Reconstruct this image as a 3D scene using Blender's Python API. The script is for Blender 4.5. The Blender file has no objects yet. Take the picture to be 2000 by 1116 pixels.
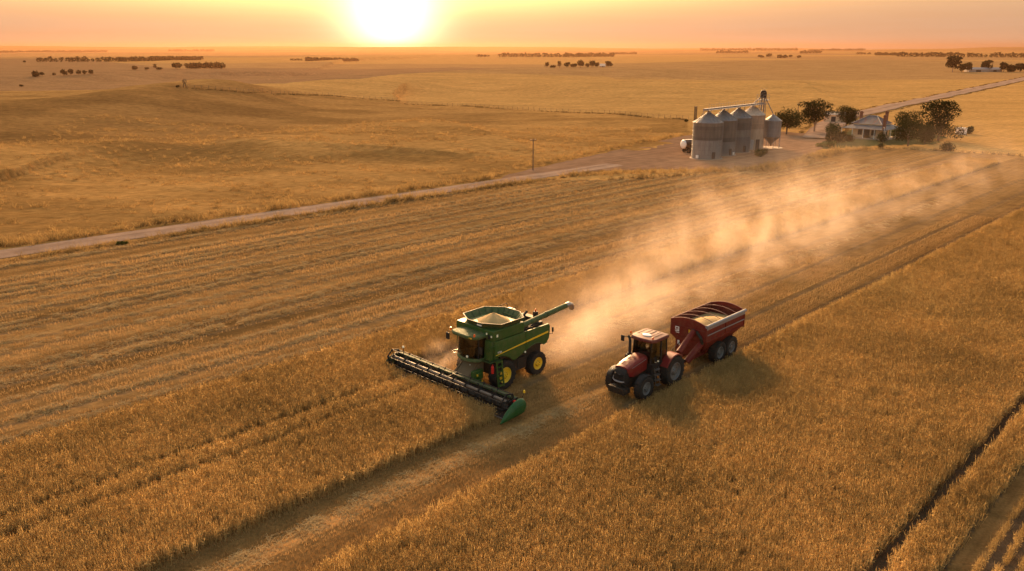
import bpy, math, random
import numpy as np
from mathutils import Vector, Matrix
random.seed(7)
RNG = np.random.default_rng(11)
SC = bpy.context.scene
COL = SC.collection
R = math.radians

# ------------------------------------------------------------------ frame of the place
# camera at the origin, 20 m above the paddock; +Y is the viewing azimuth. Crop rows run along DR, NR is across the rows.
CAM_H = 20.0
FPX, PITCH = 1600.0, math.atan(463 / 1600)
AZ = R(44.03)
DR = np.array([math.sin(AZ), math.cos(AZ)])
NR = np.array([DR[1], -DR[0]])
SUN_AZ, SUN_EL = R(-8.0), R(21.0)
EXPOSURE = 1.15

def W(a, s):
    return (a * DR[0] + s * NR[0], a * DR[1] + s * NR[1])

def ray(u, v):
    x = (u - 1000) / FPX
    y = -(v - 558) / FPX
    return (x, math.cos(PITCH) + y * math.sin(PITCH), y * math.cos(PITCH) - math.sin(PITCH))

def gp(u, v, z=0.0):
    d = ray(u, v)
    t = (z - CAM_H) / d[2]
    return d[0] * t, d[1] * t

def sstep(a, b, x):
    t = np.clip((x - a) / (b - a), 0, 1)
    return t * t * (3 - 2 * t)

def vnoise(x, y, seed=0):
    x = np.asarray(x, float); y = np.asarray(y, float)
    xi = np.floor(x); yi = np.floor(y)
    fx = x - xi; fy = y - yi
    fx = fx * fx * (3 - 2 * fx); fy = fy * fy * (3 - 2 * fy)
    def h(i, j):
        t = np.sin(i * 127.1 + j * 311.7 + seed * 74.7) * 43758.5453
        return t - np.floor(t)
    a = h(xi, yi); b = h(xi + 1, yi); c = h(xi, yi + 1); d = h(xi + 1, yi + 1)
    return (a + (b - a) * fx) * (1 - fy) + (c + (d - c) * fx) * fy

def fbm(x, y, seed=0, n=4):
    s = 0; amp = .5
    for i in range(n):
        s = s + amp * vnoise(x * 2 ** i, y * 2 ** i, seed + i * 3.1)
        amp *= .5
    return s

# ------------------------------------------------------------------ terrain
RIDGES = [  # crest seen at these points, crest height, sigma towards the camera, sigma behind
    ([(-500, 296), (-200, 289), (0, 282), (120, 278), (230, 276), (370, 284)], 3.0, 30, 8),
    ([(415, 292), (470, 275), (520, 264), (620, 250), (720, 240), (860, 232), (980, 229)], 2.8, 34, 9),
    ([(-600, 238), (-300, 226), (0, 214), (200, 203), (350, 189), (450, 182), (620, 178)], 4.4, 23, 13),
    ([(-600, 184), (-300, 181), (0, 179), (200, 176), (350, 171), (480, 164), (640, 158), (800, 155), (950, 158)], 6.0, 42, 20),
    ([(-600, 122), (-200, 122), (0, 122), (130, 122), (230, 130), (330, 139), (400, 140)], 5.0, 200, 80),
    ([(560, 165), (700, 150), (850, 141), (1000, 136), (1100, 134), (1200, 133), (1320, 136), (1480, 139)], 5.5, 80, 48),
    ([(950, 168), (1100, 165), (1250, 162), (1400, 159), (1560, 158), (1680, 160)], 3.6, 45, 28),
    ([(1250, 122), (1450, 120), (1650, 117), (1900, 120), (2300, 122)], 5.5, 150, 100),
    ([(250, 111), (450, 108), (700, 108), (900, 107), (1100, 110)], 6.5, 450, 240),
]
_RW = []
for pts, zc, sf, sb in RIDGES:
    P = np.array([gp(u, v, zc) for u, v in pts])
    _RW.append((P, zc, sf, sb))

def terr(X, Y):
    X = np.asarray(X, float); Y = np.asarray(Y, float)
    r = np.hypot(X, Y)
    z = np.zeros_like(r)
    for P, zc, sf, sb in _RW:
        best = np.full(r.shape, 1e18); bt = np.zeros_like(r); br = np.zeros_like(r)
        n = len(P) - 1
        for i in range(n):
            a = P[i]; b = P[i + 1]; ab = b - a; L2 = ab @ ab
            t = np.clip(((X - a[0]) * ab[0] + (Y - a[1]) * ab[1]) / L2, 0, 1)
            cx = a[0] + ab[0] * t; cy = a[1] + ab[1] * t
            d2 = (X - cx) ** 2 + (Y - cy) ** 2
            m = d2 < best
            best = np.where(m, d2, best); bt = np.where(m, (i + t) / n, bt); br = np.where(m, np.hypot(cx, cy), br)
        sg = np.where(r > br, sb, sf)
        fade = np.clip(np.minimum(bt, 1 - bt) / .22, 0, 1)
        fade = fade * fade * (3 - 2 * fade)
        lo = np.array([1.0]) if P[0][0] > -150 else None
        if lo is None:
            fade = np.where(bt < .5, 1.0, fade)
        z = z + zc * fade * np.exp(-best / (2 * sg * sg))
    a_ = X * DR[0] + Y * DR[1]; s_ = X * NR[0] + Y * NR[1]
    z = z + sstep(260, 700, r) * (3.0 - 2.4 * sstep(60, 160, X)) * (vnoise(X / 210, Y / 150, 3) - .5)
    z = z + sstep(900, 3000, r) * 12.0 * (fbm(X / 1100, Y / 500, 5, 3) - .5)
    z = z + sstep(3800, 7500, r) * 80.0 * np.maximum(fbm(X / 2400, Y / 1500, 9, 3) - .22, 0)
    flat = sstep(-126, -99, s_) * (1 - sstep(260, 380, r))
    z = z * (1 - flat)
    # clods and tussocks of the rough paddock beyond the road
    rough = (1 - sstep(-100, -96, s_)) * (1 - sstep(420, 900, r)) * sstep(30, 60, r)
    z = z + rough * (.42 * (fbm(X / 5.5, Y / 3.2, 21, 3) - .45) + .5 * (vnoise(X / 23, Y / 9, 31) - .5))
    return z

def tz(x, y):
    return float(terr(np.array([x]), np.array([y]))[0])

def at(u, v):
    """the point of the ground seen at a place of the photograph"""
    d = ray(u, v)
    if d[2] >= -1e-4:
        d = (d[0], d[1], -1e-4)
    tt = np.geomspace(15, 16000, 5000)
    g = CAM_H + d[2] * tt - terr(d[0] * tt, d[1] * tt)
    i = int(np.argmax(g < 0)) if (g < 0).any() else len(tt) - 1
    t0, t1 = tt[max(i - 1, 0)], tt[i]
    g0, g1 = g[max(i - 1, 0)], g[i]
    t = t0 + (t1 - t0) * g0 / (g0 - g1) if g0 != g1 else t1
    return d[0] * t, d[1] * t, CAM_H + d[2] * t

# ------------------------------------------------------------------ mesh helper
class MB:
    def __init__(self):
        self.v = []; self.f = []; self.m = []
    def add(self, vs, fs, mi=0, M=None):
        o = len(self.v)
        if M is not None:
            vs = [tuple(M @ Vector(p)) for p in vs]
        self.v += [tuple(p) for p in vs]
        self.f += [tuple(i + o for i in f) for f in fs]
        self.m += [mi] * len(fs)
        return self
    def box(self, x0, x1, y0, y1, z0, z1, mi=0, M=None):
        vs = [(x, y, z) for x in (x0, x1) for y in (y0, y1) for z in (z0, z1)]
        fs = [(0, 1, 3, 2), (4, 6, 7, 5), (0, 4, 5, 1), (2, 3, 7, 6), (0, 2, 6, 4), (1, 5, 7, 3)]
        return self.add(vs, fs, mi, M)
    def bar(self, p, q, w, h, mi=0, up=(0, 0, 1)):
        p = Vector(p); q = Vector(q); d = (q - p); L = d.length; d.normalize()
        s = d.cross(Vector(up))
        if s.length < 1e-4: s = d.cross(Vector((1, 0, 0)))
        s.normalize(); t = s.cross(d)
        M = Matrix((( d.x, s.x, t.x, p.x), (d.y, s.y, t.y, p.y), (d.z, s.z, t.z, p.z), (0, 0, 0, 1)))
        return self.box(0, L, -w / 2, w / 2, -h / 2, h / 2, mi, M)
    def loft(self, rings, mi=0, cap=True, closed=True, M=None):
        n = len(rings[0]); vs = [p for r in rings for p in r]; fs = []
        for i in range(len(rings) - 1):
            for j in range(n if closed else n - 1):
                k = (j + 1) % n
                fs.append((i * n + j, i * n + k, (i + 1) * n + k, (i + 1) * n + j))
        if cap and closed:
            fs.append(tuple(range(n))[::-1]); fs.append(tuple((len(rings) - 1) * n + j for j in range(n)))
        return self.add(vs, fs, mi, M)
    def tube(self, pts, r, n=8, mi=0, cap=True, M=None):
        pts = [Vector(p) for p in pts]; rings = []
        rr = r if isinstance(r, (list, tuple)) else [r] * len(pts)
        ref = None
        for i, p in enumerate(pts):
            d = (pts[min(i + 1, len(pts) - 1)] - pts[max(i - 1, 0)]).normalized()
            if ref is None:
                ref = Vector((0, 0, 1)) if abs(d.z) < .9 else Vector((1, 0, 0))
            s = d.cross(ref).normalized(); t = s.cross(d).normalized(); ref = t
            rings.append([tuple(p + s * (math.cos(2 * math.pi * k / n) * rr[i]) + t * (math.sin(2 * math.pi * k / n) * rr[i])) for k in range(n)])
        return self.loft(rings, mi, cap, True, M)
    def lathe(self, prof, n=24, mi=0, axis='z', c=(0, 0, 0), cap=False):
        rings = []
        for r, h in prof:
            ring = []
            for k in range(n):
                a = 2 * math.pi * k / n
                x, y = r * math.cos(a), r * math.sin(a)
                p = (x, y, h) if axis == 'z' else ((x, h, y) if axis == 'y' else (h, x, y))
                ring.append((p[0] + c[0], p[1] + c[1], p[2] + c[2]))
            rings.append(ring)
        return self.loft(rings, mi, cap)
    def prism(self, poly, t0, t1, plane='xz', mi=0, M=None):
        def P(a, b, t):
            return (a, t, b) if plane == 'xz' else ((a, b, t) if plane == 'xy' else (t, a, b))
        return self.loft([[P(a, b, t0) for a, b in poly], [P(a, b, t1) for a, b in poly]], mi, True, True, M)
    def each(self, name, mats, parent=None, **kw):
        """one object for every separate piece (pieces that touch stay together)"""
        n = len(self.v); par = list(range(n))
        def find(i):
            while par[i] != i: par[i] = par[par[i]]; i = par[i]
            return i
        for f in self.f:
            r = find(f[0])
            for q in f[1:]: par[find(q)] = r
        boxes = {}
        for i, p in enumerate(self.v):
            b = boxes.setdefault(find(i), [list(p), list(p)])
            for k in range(3): b[0][k] = min(b[0][k], p[k]); b[1][k] = max(b[1][k], p[k])
        keys = list(boxes); g = {k: k for k in keys}
        def gf(k):
            while g[k] != k: k = g[k]
            return k
        for i, a in enumerate(keys):
            for c in keys[:i]:
                A, B = boxes[a], boxes[c]
                if all(A[0][k] <= B[1][k] + .012 and B[0][k] <= A[1][k] + .012 for k in range(3)): g[gf(a)] = gf(c)
        out = []
        for root in sorted(set(gf(k) for k in keys), key=keys.index):
            m = MB(); mp = {}
            for f, mi in zip(self.f, self.m):
                if gf(find(f[0])) != root: continue
                for q in f:
                    if q not in mp: mp[q] = len(m.v); m.v.append(self.v[q])
                m.f.append(tuple(mp[q] for q in f)); m.m.append(mi)
            out.append(m.build(name, mats, parent, **kw))
        return out
    def build(self, name, mats, parent=None, sharp=38, bevel=0, loc=None):
        me = bpy.data.meshes.new(name)
        me.from_pydata(self.v, [], self.f)
        if not isinstance(mats, (list, tuple)): mats = [mats]
        for m in mats: me.materials.append(m)
        me.polygons.foreach_set('material_index', self.m)
        bad = False
        import bmesh
        bm = bmesh.new(); bm.from_mesh(me)
        bmesh.ops.recalc_face_normals(bm, faces=bm.faces)
        bm.to_mesh(me); bm.free()
        me.polygons.foreach_set('use_smooth', [True] * len(me.polygons))
        me.set_sharp_from_angle(angle=R(sharp))
        o = bpy.data.objects.new(name, me); COL.objects.link(o)
        if parent is not None: o.parent = parent
        if loc is not None: o.location = loc
        if bevel:
            b = o.modifiers.new('bevel', 'BEVEL'); b.width = bevel; b.segments = 2; b.limit_method = 'ANGLE'; b.angle_limit = R(40)
        return o

def tag(o, label=None, cat=None, group=None, kind=None):
    if label: o['label'] = label
    if cat: o['category'] = cat
    if group: o['group'] = group
    if kind: o['kind'] = kind
    return o

def thing(name, label, cat, loc, rz=0, group=None):
    o = bpy.data.objects.new(name, None); COL.objects.link(o)
    o.empty_display_size = .3
    o.location = loc; o.rotation_euler = (0, 0, rz)
    return tag(o, label, cat, group)

def children(o, _c={}):
    return [c for c in SC.objects if c.parent is o]

def npmesh(name, V, F, mat, cols=None):
    """big mesh from arrays; F is (n,4) or (n,3)"""
    me = bpy.data.meshes.new(name)
    V = np.asarray(V, np.float32); F = np.asarray(F, np.int32)
    me.vertices.add(len(V)); me.vertices.foreach_set('co', V.ravel())
    k = F.shape[1]
    me.loops.add(F.size); me.loops.foreach_set('vertex_index', F.ravel())
    me.polygons.add(len(F)); me.polygons.foreach_set('loop_start', np.arange(0, F.size, k, dtype=np.int32))
    me.polygons.foreach_set('use_smooth', np.ones(len(F), bool))
    me.update(calc_edges=True); me.validate()
    if cols is not None:
        ca = me.color_attributes.new('soil', 'FLOAT_COLOR', 'POINT')
        ca.data.foreach_set('color', np.asarray(cols, np.float32).ravel())
    me.materials.append(mat)
    o = bpy.data.objects.new(name, me); COL.objects.link(o)
    return o

# ------------------------------------------------------------------ materials
class NT:
    """tiny node-tree writer"""
    def __init__(self, name, world=False):
        self.m = bpy.data.materials.new(name) if not world else bpy.data.worlds.new(name)
        self.m.use_nodes = True
        self.t = self.m.node_tree; self.t.nodes.clear()
    def n(self, typ, **kw):
        nd = self.t.nodes.new(typ)
        for k, v in kw.items():
            if k == 'ins':
                for kk, vv in v.items(): self.put(nd, kk, vv)
            else: setattr(nd, k, v)
        return nd
    def put(self, nd, k, v):
        s = nd.inputs[k]
        if isinstance(v, bpy.types.NodeSocket): self.t.links.new(v, s)
        elif isinstance(v, bpy.types.Node): self.t.links.new(v.outputs[0], s)
        else: s.default_value = v
    def math(self, op, a, b=None, c=None, clamp=False):
        nd = self.n('ShaderNodeMath', operation=op, use_clamp=clamp)
        self.put(nd, 0, a)
        if b is not None: self.put(nd, 1, b)
        if c is not None: self.put(nd, 2, c)
        return nd.outputs[0]
    def mixc(self, f, a, b, mode='MIX'):
        nd = self.n('ShaderNodeMix', data_type='RGBA', blend_type=mode)
        self.put(nd, 0, f); self.put(nd, 6, a); self.put(nd, 7, b)
        return nd.outputs[2]
    def ramp(self, f, stops, interp='LINEAR'):
        nd = self.n('ShaderNodeValToRGB'); cr = nd.color_ramp; cr.interpolation = interp
        while len(cr.elements) < len(stops): cr.elements.new(.5)
        for e, (p, c) in zip(cr.elements, stops):
            e.position = p; e.color = (c, c, c, 1) if not isinstance(c, tuple) else (c + (1,))[:4]
        self.put(nd, 0, f)
        return nd.outputs[0]
    def noise(self, vec, scale, detail=3, rough=.55, **kw):
        nd = self.n('ShaderNodeTexNoise', **kw)
        nd.inputs['Scale'].default_value = scale; nd.inputs['Detail'].default_value = detail; nd.inputs['Roughness'].default_value = rough
        if vec is not None: self.put(nd, 'Vector', vec)
        return nd.outputs[0]
    def maprange(self, v, a, b, c=0., d=1., smooth=False):
        nd = self.n('ShaderNodeMapRange', interpolation_type='SMOOTHSTEP' if smooth else 'LINEAR')
        self.put(nd, 0, v); nd.inputs[1].default_value = a; nd.inputs[2].default_value = b; nd.inputs[3].default_value = c; nd.inputs[4].default_value = d
        return nd.outputs[0]
    def scalevec(self, vec, s):
        nd = self.n('ShaderNodeMapping'); self.put(nd, 0, vec); nd.inputs['Scale'].default_value = s
        return nd.outputs[0]
    def out(self, surf=None, vol=None, disp=None):
        o = self.n('ShaderNodeOutputMaterial')
        if surf is not None: self.put(o, 'Surface', surf)
        if vol is not None: self.put(o, 'Volume', vol)
        return self.m

def c3(c): return (c[0], c[1], c[2], 1)

def mat(name, col, rough=.5, metal=0., var=.18, scale=2.5, dirt=0., dirtcol=(.30, .20, .11), bump=0., bscale=30, coat=0., spec=.5):
    t = NT(name)
    co = t.n('ShaderNodeTexCoord').outputs['Object']
    nz = t.noise(co, scale, 4, .6)
    lo = tuple(x * (1 - var) for x in col); hi = tuple(min(1, x * (1 + var)) for x in col)
    c = t.mixc(nz, c3(lo), c3(hi))
    rg = t.maprange(t.noise(co, scale * 3, 3), .3, .7, max(0, rough - .1), min(1, rough + .1))
    if dirt:
        f = t.maprange(t.noise(co, scale * 1.7, 5, .65), .42, .72, 0, dirt)
        c = t.mixc(f, c, c3(dirtcol))
        rg = t.math('MULTIPLY_ADD', f, .4, rg, True)
    p = t.n('ShaderNodeBsdfPrincipled', ins={'Base Color': c, 'Roughness': rg, 'Metallic': metal, 'Coat Weight': coat, 'Specular IOR Level': spec * .55})
    if bump:
        b = t.n('ShaderNodeBump', ins={'Height': t.noise(co, bscale, 3), 'Strength': bump, 'Distance': .03})
        t.put(p, 'Normal', b)
    return t.out(p)

def leafmat(name, a, b, trans=.35, scale=1.2):
    t = NT(name)
    geo = t.n('ShaderNodeNewGeometry'); oi = t.n('ShaderNodeObjectInfo')
    f = t.noise(geo.outputs['Position'], scale, 3)
    f = t.math('ADD', t.maprange(f, .3, .7, 0, .7), t.math('MULTIPLY', geo.outputs['Random Per Island'], .3))
    f = t.math('ADD', f, t.math('MULTIPLY_ADD', oi.outputs['Random'], .5, -.25), clamp=True)
    c = t.mixc(f, c3(a), c3(b))
    d = t.n('ShaderNodeBsdfDiffuse', ins={'Color': c, 'Roughness': .6})
    tr = t.n('ShaderNodeBsdfTranslucent', ins={'Color': c})
    mx = t.n('ShaderNodeMixShader', ins={0: trans, 1: d, 2: tr})
    return t.out(mx)

def emis(name, col, st):
    t = NT(name); return t.out(t.n('ShaderNodeEmission', ins={'Color': c3(col), 'Strength': st}))

def glassmat(name, tint, rough=.05):
    t = NT(name)
    tr = t.n('ShaderNodeBsdfTransparent', ins={'Color': c3(tint)})
    gl = t.n('ShaderNodeBsdfGlossy', ins={'Color': (1, 1, 1, 1), 'Roughness': rough})
    fr = t.n('ShaderNodeFresnel', ins={'IOR': 1.5})
    return t.out(t.n('ShaderNodeMixShader', ins={0: fr, 1: tr, 2: gl}))

M = {}
M['green'] = mat('green_paint', (.024, .078, .013), .45, 0, .2, 2, .28, (.16, .11, .055), coat=.1)
M['greendark'] = mat('dark_green_paint', (.014, .046, .012), .45, 0, .2, 3, .3, (.15, .1, .05))
M['greenpale'] = mat('dusty_green_paint', (.046, .082, .026), .72, 0, .2, 3, .35, (.26, .2, .12))
M['yellow'] = mat('yellow_paint', (.75, .46, .02), .4, 0, .1, 3, .2)
M['black'] = mat('black_plastic', (.012, .012, .012), .68, 0, .3, 5, .12, (.12, .08, .05))
M['dark'] = mat('dark_machinery', (.022, .018, .014), .6, 0, .4, 6, .3, (.11, .075, .045), bump=.3)
M['rubber'] = mat('tyre_rubber', (.016, .015, .014), .8, 0, .25, 6, .4, (.085, .06, .038))
M['steel'] = mat('worn_steel', (.34, .32, .30), .38, .85, .2, 5, .2)
M['rimgrey'] = mat('rim_grey', (.13, .127, .125), .5, .2, .2, 5, .35)
M['divider'] = mat('divider_green', (.014, .082, .020), .42, 0, .15, 2, .1)
M['silver'] = mat('silver_tarp', (.23, .225, .235), .55, .1, .15, 2.5, .2)
M['red'] = mat('red_paint', (.155, .010, .009), .45, 0, .2, 2, .22, (.22, .11, .06), coat=.1)
M['redcart'] = mat('cart_red_paint', (.135, .011, .007), .55, 0, .22, 1.5, .3, (.2, .1, .05))
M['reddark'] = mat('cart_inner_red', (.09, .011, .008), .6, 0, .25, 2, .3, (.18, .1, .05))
M['orange'] = mat('amber_lens', (.75, .12, .015), .25)
M['redlens'] = mat('red_lens', (.5, .02, .015), .25)
M['white'] = mat('white_paint', (.75, .73, .70), .45, 0, .08, 3, .15)
M['whitelens'] = mat('lamp_lens', (.8, .78, .6), .15)
M['glass'] = glassmat('cab_glass', (.42, .42, .36))
M['seat'] = mat('seat_fabric', (.03, .03, .028), .9)
M['grain'] = mat('wheat_grain', (.42, .28, .12), .9, 0, .25, 12, 0, bump=.6, bscale=60)

def at2(u, v):
    return at(u, v)[:2]
# ------------------------------------------------------------------ ground
def in_poly(x, y, poly):
    inside = np.zeros(x.shape, bool); n = len(poly)
    for i in range(n):
        x0, y0 = poly[i]; x1, y1 = poly[(i + 1) % n]
        c = ((y0 > y) != (y1 > y)) & (x < (x1 - x0) * (y - y0) / (y1 - y0 + 1e-12) + x0)
        inside ^= c
    return inside

# soil colours (albedo)
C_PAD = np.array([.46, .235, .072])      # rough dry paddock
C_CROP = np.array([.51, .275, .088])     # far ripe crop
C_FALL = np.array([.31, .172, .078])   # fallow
C_STUB = np.array([.28, .152, .053])    # stubble soil and chaff
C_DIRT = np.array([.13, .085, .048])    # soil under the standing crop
C_LAWN = np.array([.085, .085, .035])

ang = np.concatenate([np.linspace(-180, -52, 40)[:-1], np.linspace(-52, 52, 620), np.linspace(52, 180, 40)[1:]])
rad = np.concatenate([[0.5, 6, 12, 18], np.geomspace(24, 4200, 700), np.geomspace(4300, 9600, 50)])
A_, R_ = np.meshgrid(np.radians(ang), rad)
GX = R_ * np.sin(A_); GY = R_ * np.cos(A_)
GZ = terr(GX, GY)
na, nr = len(ang), len(rad)
idx = np.arange(nr * na).reshape(nr, na)
F = np.stack([idx[:-1, :-1], idx[:-1, 1:], idx[1:, 1:], idx[1:, :-1]], -1).reshape(-1, 4)
a_ = GX * DR[0] + GY * DR[1]; s_ = GX * NR[0] + GY * NR[1]

FENCE = [at2(u, v) for u, v in [(352, 172), (480, 181), (620, 186), (760, 196), (900, 208), (1010, 215), (1180, 222), (1345, 234)]]
FEND = [(1180, 352), (1345, 343), (1450, 331), (1560, 311), (1650, 296), (1750, 290), (1880, 298), (2080, 312)]   # far end of the harvested field
FENDW = [gp(u, v) for u, v in FEND]
yard_px = [(985, 352), (1075, 346), (1180, 334), (1290, 331), (1400, 331), (1480, 327), (1540, 318), (1585, 304), (1606, 290), (1602, 280), (1624, 270),
           (1612, 262), (1570, 262), (1520, 256), (1440, 258), (1345, 264), (1270, 280), (1190, 297), (1100, 317), (1020, 334), (960, 349)]
YARD = [gp(u, v) for u, v in yard_px]
LAWN = [gp(u, v) for u, v in [(1606, 272), (1640, 258), (1690, 250), (1760, 250), (1850, 268), (1830, 282), (1740, 284), (1650, 290), (1600, 292)]]

col = np.empty((nr, na, 3)); col[:] = C_CROP
def lay(mask, c, k=1.0):
    m = np.clip(mask, 0, 1)[..., None] * k
    col[:] = col * (1 - m) + np.asarray(c) * m
def soft_poly(poly, rad, n=14):
    m = 0.
    for k in range(n):
        a = 2.4 * k; r = rad * math.sqrt((k + .5) / n)
        m = m + in_poly(GX + r * math.cos(a) + rad * .8 * (vnoise(GX / rad / 3, GY / rad / 3, 131) - .5), GY + r * math.sin(a), poly)
    return m / n
# far fields: broad blocks by ridge order
Dist = np.hypot(GX, GY)
far = sstep(380, 430, Dist)
blk = fbm(GX / 900 + 3, GY / 420, 41, 2)
lay(far * sstep(.40, .43, blk) * (1 - sstep(.56, .59, blk)), (.40, .22, .085))
# the dark fallow on the left between the second and third swell, and beyond
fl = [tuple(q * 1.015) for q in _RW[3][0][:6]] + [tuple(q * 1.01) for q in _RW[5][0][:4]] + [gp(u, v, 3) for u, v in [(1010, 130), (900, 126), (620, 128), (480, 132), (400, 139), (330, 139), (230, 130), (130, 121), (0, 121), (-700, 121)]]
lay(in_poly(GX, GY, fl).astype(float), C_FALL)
# rough paddock left of the fence
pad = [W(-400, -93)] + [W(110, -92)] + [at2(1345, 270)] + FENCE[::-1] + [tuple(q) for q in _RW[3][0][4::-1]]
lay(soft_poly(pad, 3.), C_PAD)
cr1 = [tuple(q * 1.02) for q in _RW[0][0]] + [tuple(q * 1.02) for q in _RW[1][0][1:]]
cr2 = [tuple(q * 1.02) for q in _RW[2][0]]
lay(soft_poly(cr1 + [FENCE[5]] + FENCE[4::-1] + [tuple(q * 1.01) for q in _RW[3][0][4::-1]], 9.), (.40, .207, .066))  # browner ground behind the first crest; slope shading put into the soil colour
lay(soft_poly(cr1[:6] + [tuple(q) for q in _RW[1][0][1:3]] + cr2[6:3:-1] + cr2[3::-1], 13.), (.33, .17, .056))  # second swell's near slope painted darker still, its shade held in the colour
pt = sstep(.38, .62, fbm(GX / 26, GY / 11, 51, 4))[..., None] * in_poly(GX, GY, pad)[..., None]
col = col * (1 - pt * .28)
# harvested field and what stands in it
FIELD = [W(-60, -90.0), W(95, -90.0)] + FENDW + [gp(2600, 330), W(200, 60), W(-60, 60)]
lay(in_poly(GX, GY, FIELD).astype(float), C_STUB)
band = .5 + .5 * np.sin((s_ + 6 * vnoise(a_ / 60, s_ / 30, 61)) * 2 * math.pi / 10.2)
fieldm = in_poly(GX, GY, FIELD)[..., None]
_w = s_ + .5 * (vnoise(a_ / 24, s_ * 0, 65) - .5)
lines = .55 * (vnoise(_w / .8, a_ / 130, 63) - .5) + .35 * (vnoise(_w / 2.6, a_ / 160, 64) - .5) + .22 * (band - .5)
col = col * (1 + fieldm * np.clip(lines, -.42, .55)[..., None])
WROWS = [(-55.9, .45, 1.25), (-57.9, .45, 1.15), (-61.9, .22, .5), (-66.9, .4, 1.0), (-68.2, .22, .6), (-71.2, .3, .8), (-76.4, .4, 1.0), (-77.8, .35, .9), (-82.0, .4, .9), (-87.3, .35, .8), (-49.3, .25, .8), (-46.9, .3, .9), (-52.6, .2, .5), (-63.8, .2, .5), (-73.9, .2, .55), (-79.9, .25, .5)]
for sc, wd, h in WROWS:   # each windrow is flanked by a bare wheel track
    ww = sc + .35 * (vnoise(a_ / 22, a_ * 0 + sc, 105) - .5)
    lay((1 - sstep(.1, .34, abs(s_ - ww - wd - .38))) * fieldm[..., 0], C_DIRT * 1.1, .75)
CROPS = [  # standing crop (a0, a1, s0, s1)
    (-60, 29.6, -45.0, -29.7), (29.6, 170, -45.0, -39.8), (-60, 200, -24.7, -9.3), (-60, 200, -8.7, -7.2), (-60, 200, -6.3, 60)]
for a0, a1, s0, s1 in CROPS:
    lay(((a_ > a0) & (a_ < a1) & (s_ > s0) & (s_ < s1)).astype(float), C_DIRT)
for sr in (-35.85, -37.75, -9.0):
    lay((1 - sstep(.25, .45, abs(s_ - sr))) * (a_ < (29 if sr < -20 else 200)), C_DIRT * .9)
lay(((s_ > -30.2) & (s_ < -24.7) & (a_ < 190)).astype(float), C_STUB * .84)
lay(((s_ > -39.8) & (s_ < -29.7) & (a_ > 29.6) & (a_ < 175)).astype(float), C_STUB * .92)
lay((1 - sstep(.2, .5, abs(s_ + 27.9 - .25 * np.sin(a_ / 7)))) * (s_ > -31) * (a_ < 40), C_STUB * 1.9)     # chaff line
for st in (-25.75, -28.6, -32.0, -36.2):
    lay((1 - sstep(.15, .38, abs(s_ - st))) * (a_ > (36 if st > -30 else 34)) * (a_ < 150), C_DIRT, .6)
lay(in_poly(GX, GY, LAWN).astype(float), C_LAWN)
lay(sstep(.5, .62, fbm(GX / 14, GY / 7, 71)) * ((s_ > -125) & (s_ < -60) & (a_ > 150) & (a_ < 240)), C_PAD * .72, .6)
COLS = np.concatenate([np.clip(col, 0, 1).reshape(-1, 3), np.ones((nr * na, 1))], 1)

def ground_mat():
    t = NT('dry_ground')
    pos = t.n('ShaderNodeNewGeometry').outputs['Position']
    vc = t.n('ShaderNodeVertexColor', layer_name='soil').outputs[0]
    mp = t.n('ShaderNodeMapping'); t.put(mp, 0, pos); mp.inputs['Rotation'].default_value = (0, 0, AZ)   # local y runs along the rows
    rowv = mp.outputs[0]
    rn = t.noise(t.scalevec(rowv, (2.6, .09, 1)), 1, 4, .6)
    n1 = t.noise(t.scalevec(pos, (1, 1.6, 1)), .55, 6, .65)
    n2 = t.noise(pos, 7, 4, .7)
    n3 = t.noise(t.scalevec(pos, (1, 2.2, 1)), .035, 4, .6)
    k = t.math('MULTIPLY', t.maprange(n1, .3, .7, .72, 1.28), t.maprange(n2, .25, .75, .7, 1.3))
    k = t.math('MULTIPLY', k, t.maprange(n3, .3, .7, .84, 1.16))
    k = t.math('MULTIPLY', k, t.maprange(rn, .3, .7, .82, 1.18))
    c = t.n('ShaderNodeVectorMath', operation='SCALE'); t.put(c, 0, vc); t.put(c, 3, k)
    b = t.n('ShaderNodeBump', ins={'Height': t.math('MULTIPLY_ADD', n2, .35, t.math('MULTIPLY', n1, 1.0)), 'Strength': .55, 'Distance': .22})
    p = t.n('ShaderNodeBsdfDiffuse', ins={'Color': c.outputs[0], 'Roughness': .8, 'Normal': b})
    return t.out(p)
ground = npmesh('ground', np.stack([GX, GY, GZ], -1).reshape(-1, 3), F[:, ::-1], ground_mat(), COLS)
tag(ground, 'gently rolling dry farmland of crop stubble and paddocks reaching the horizon', 'ground', kind='structure')

# ------------------------------------------------------------------ roads and yard
def dirt_mat(name, col, tracks=True):
    t = NT(name)
    pos = t.n('ShaderNodeNewGeometry').outputs['Position']
    mp = t.n('ShaderNodeMapping'); t.put(mp, 0, pos); mp.inputs['Rotation'].default_value = (0, 0, AZ)
    n1 = t.noise(t.scalevec(mp.outputs[0], (.9, .06, 1)), 1, 4, .6)
    n2 = t.noise(pos, .35, 5, .65); n3 = t.noise(pos, 6, 3)
    k = t.math('MULTIPLY', t.maprange(n1, .3, .7, .82, 1.2), t.maprange(n2, .3, .7, .8, 1.22))
    k = t.math('MULTIPLY', k, t.maprange(n3, .3, .7, .88, 1.12))
    if tracks: k = t.math('MULTIPLY', k, t.n('ShaderNodeVertexColor', layer_name='soil').outputs[0])
    c = t.n('ShaderNodeVectorMath', operation='SCALE', ins={0: col}); t.put(c, 3, k)
    b = t.n('ShaderNodeBump', ins={'Height': n3, 'Strength': .4, 'Distance': .06})
    return t.out(t.n('ShaderNodeBsdfDiffuse', ins={'Color': c.outputs[0], 'Roughness': .7, 'Normal': b}))
M['road'] = dirt_mat('gravel_road', (.36, .23, .155))
M['yard'] = dirt_mat('red_dirt_yard', (.27, .155, .09), False)

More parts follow.
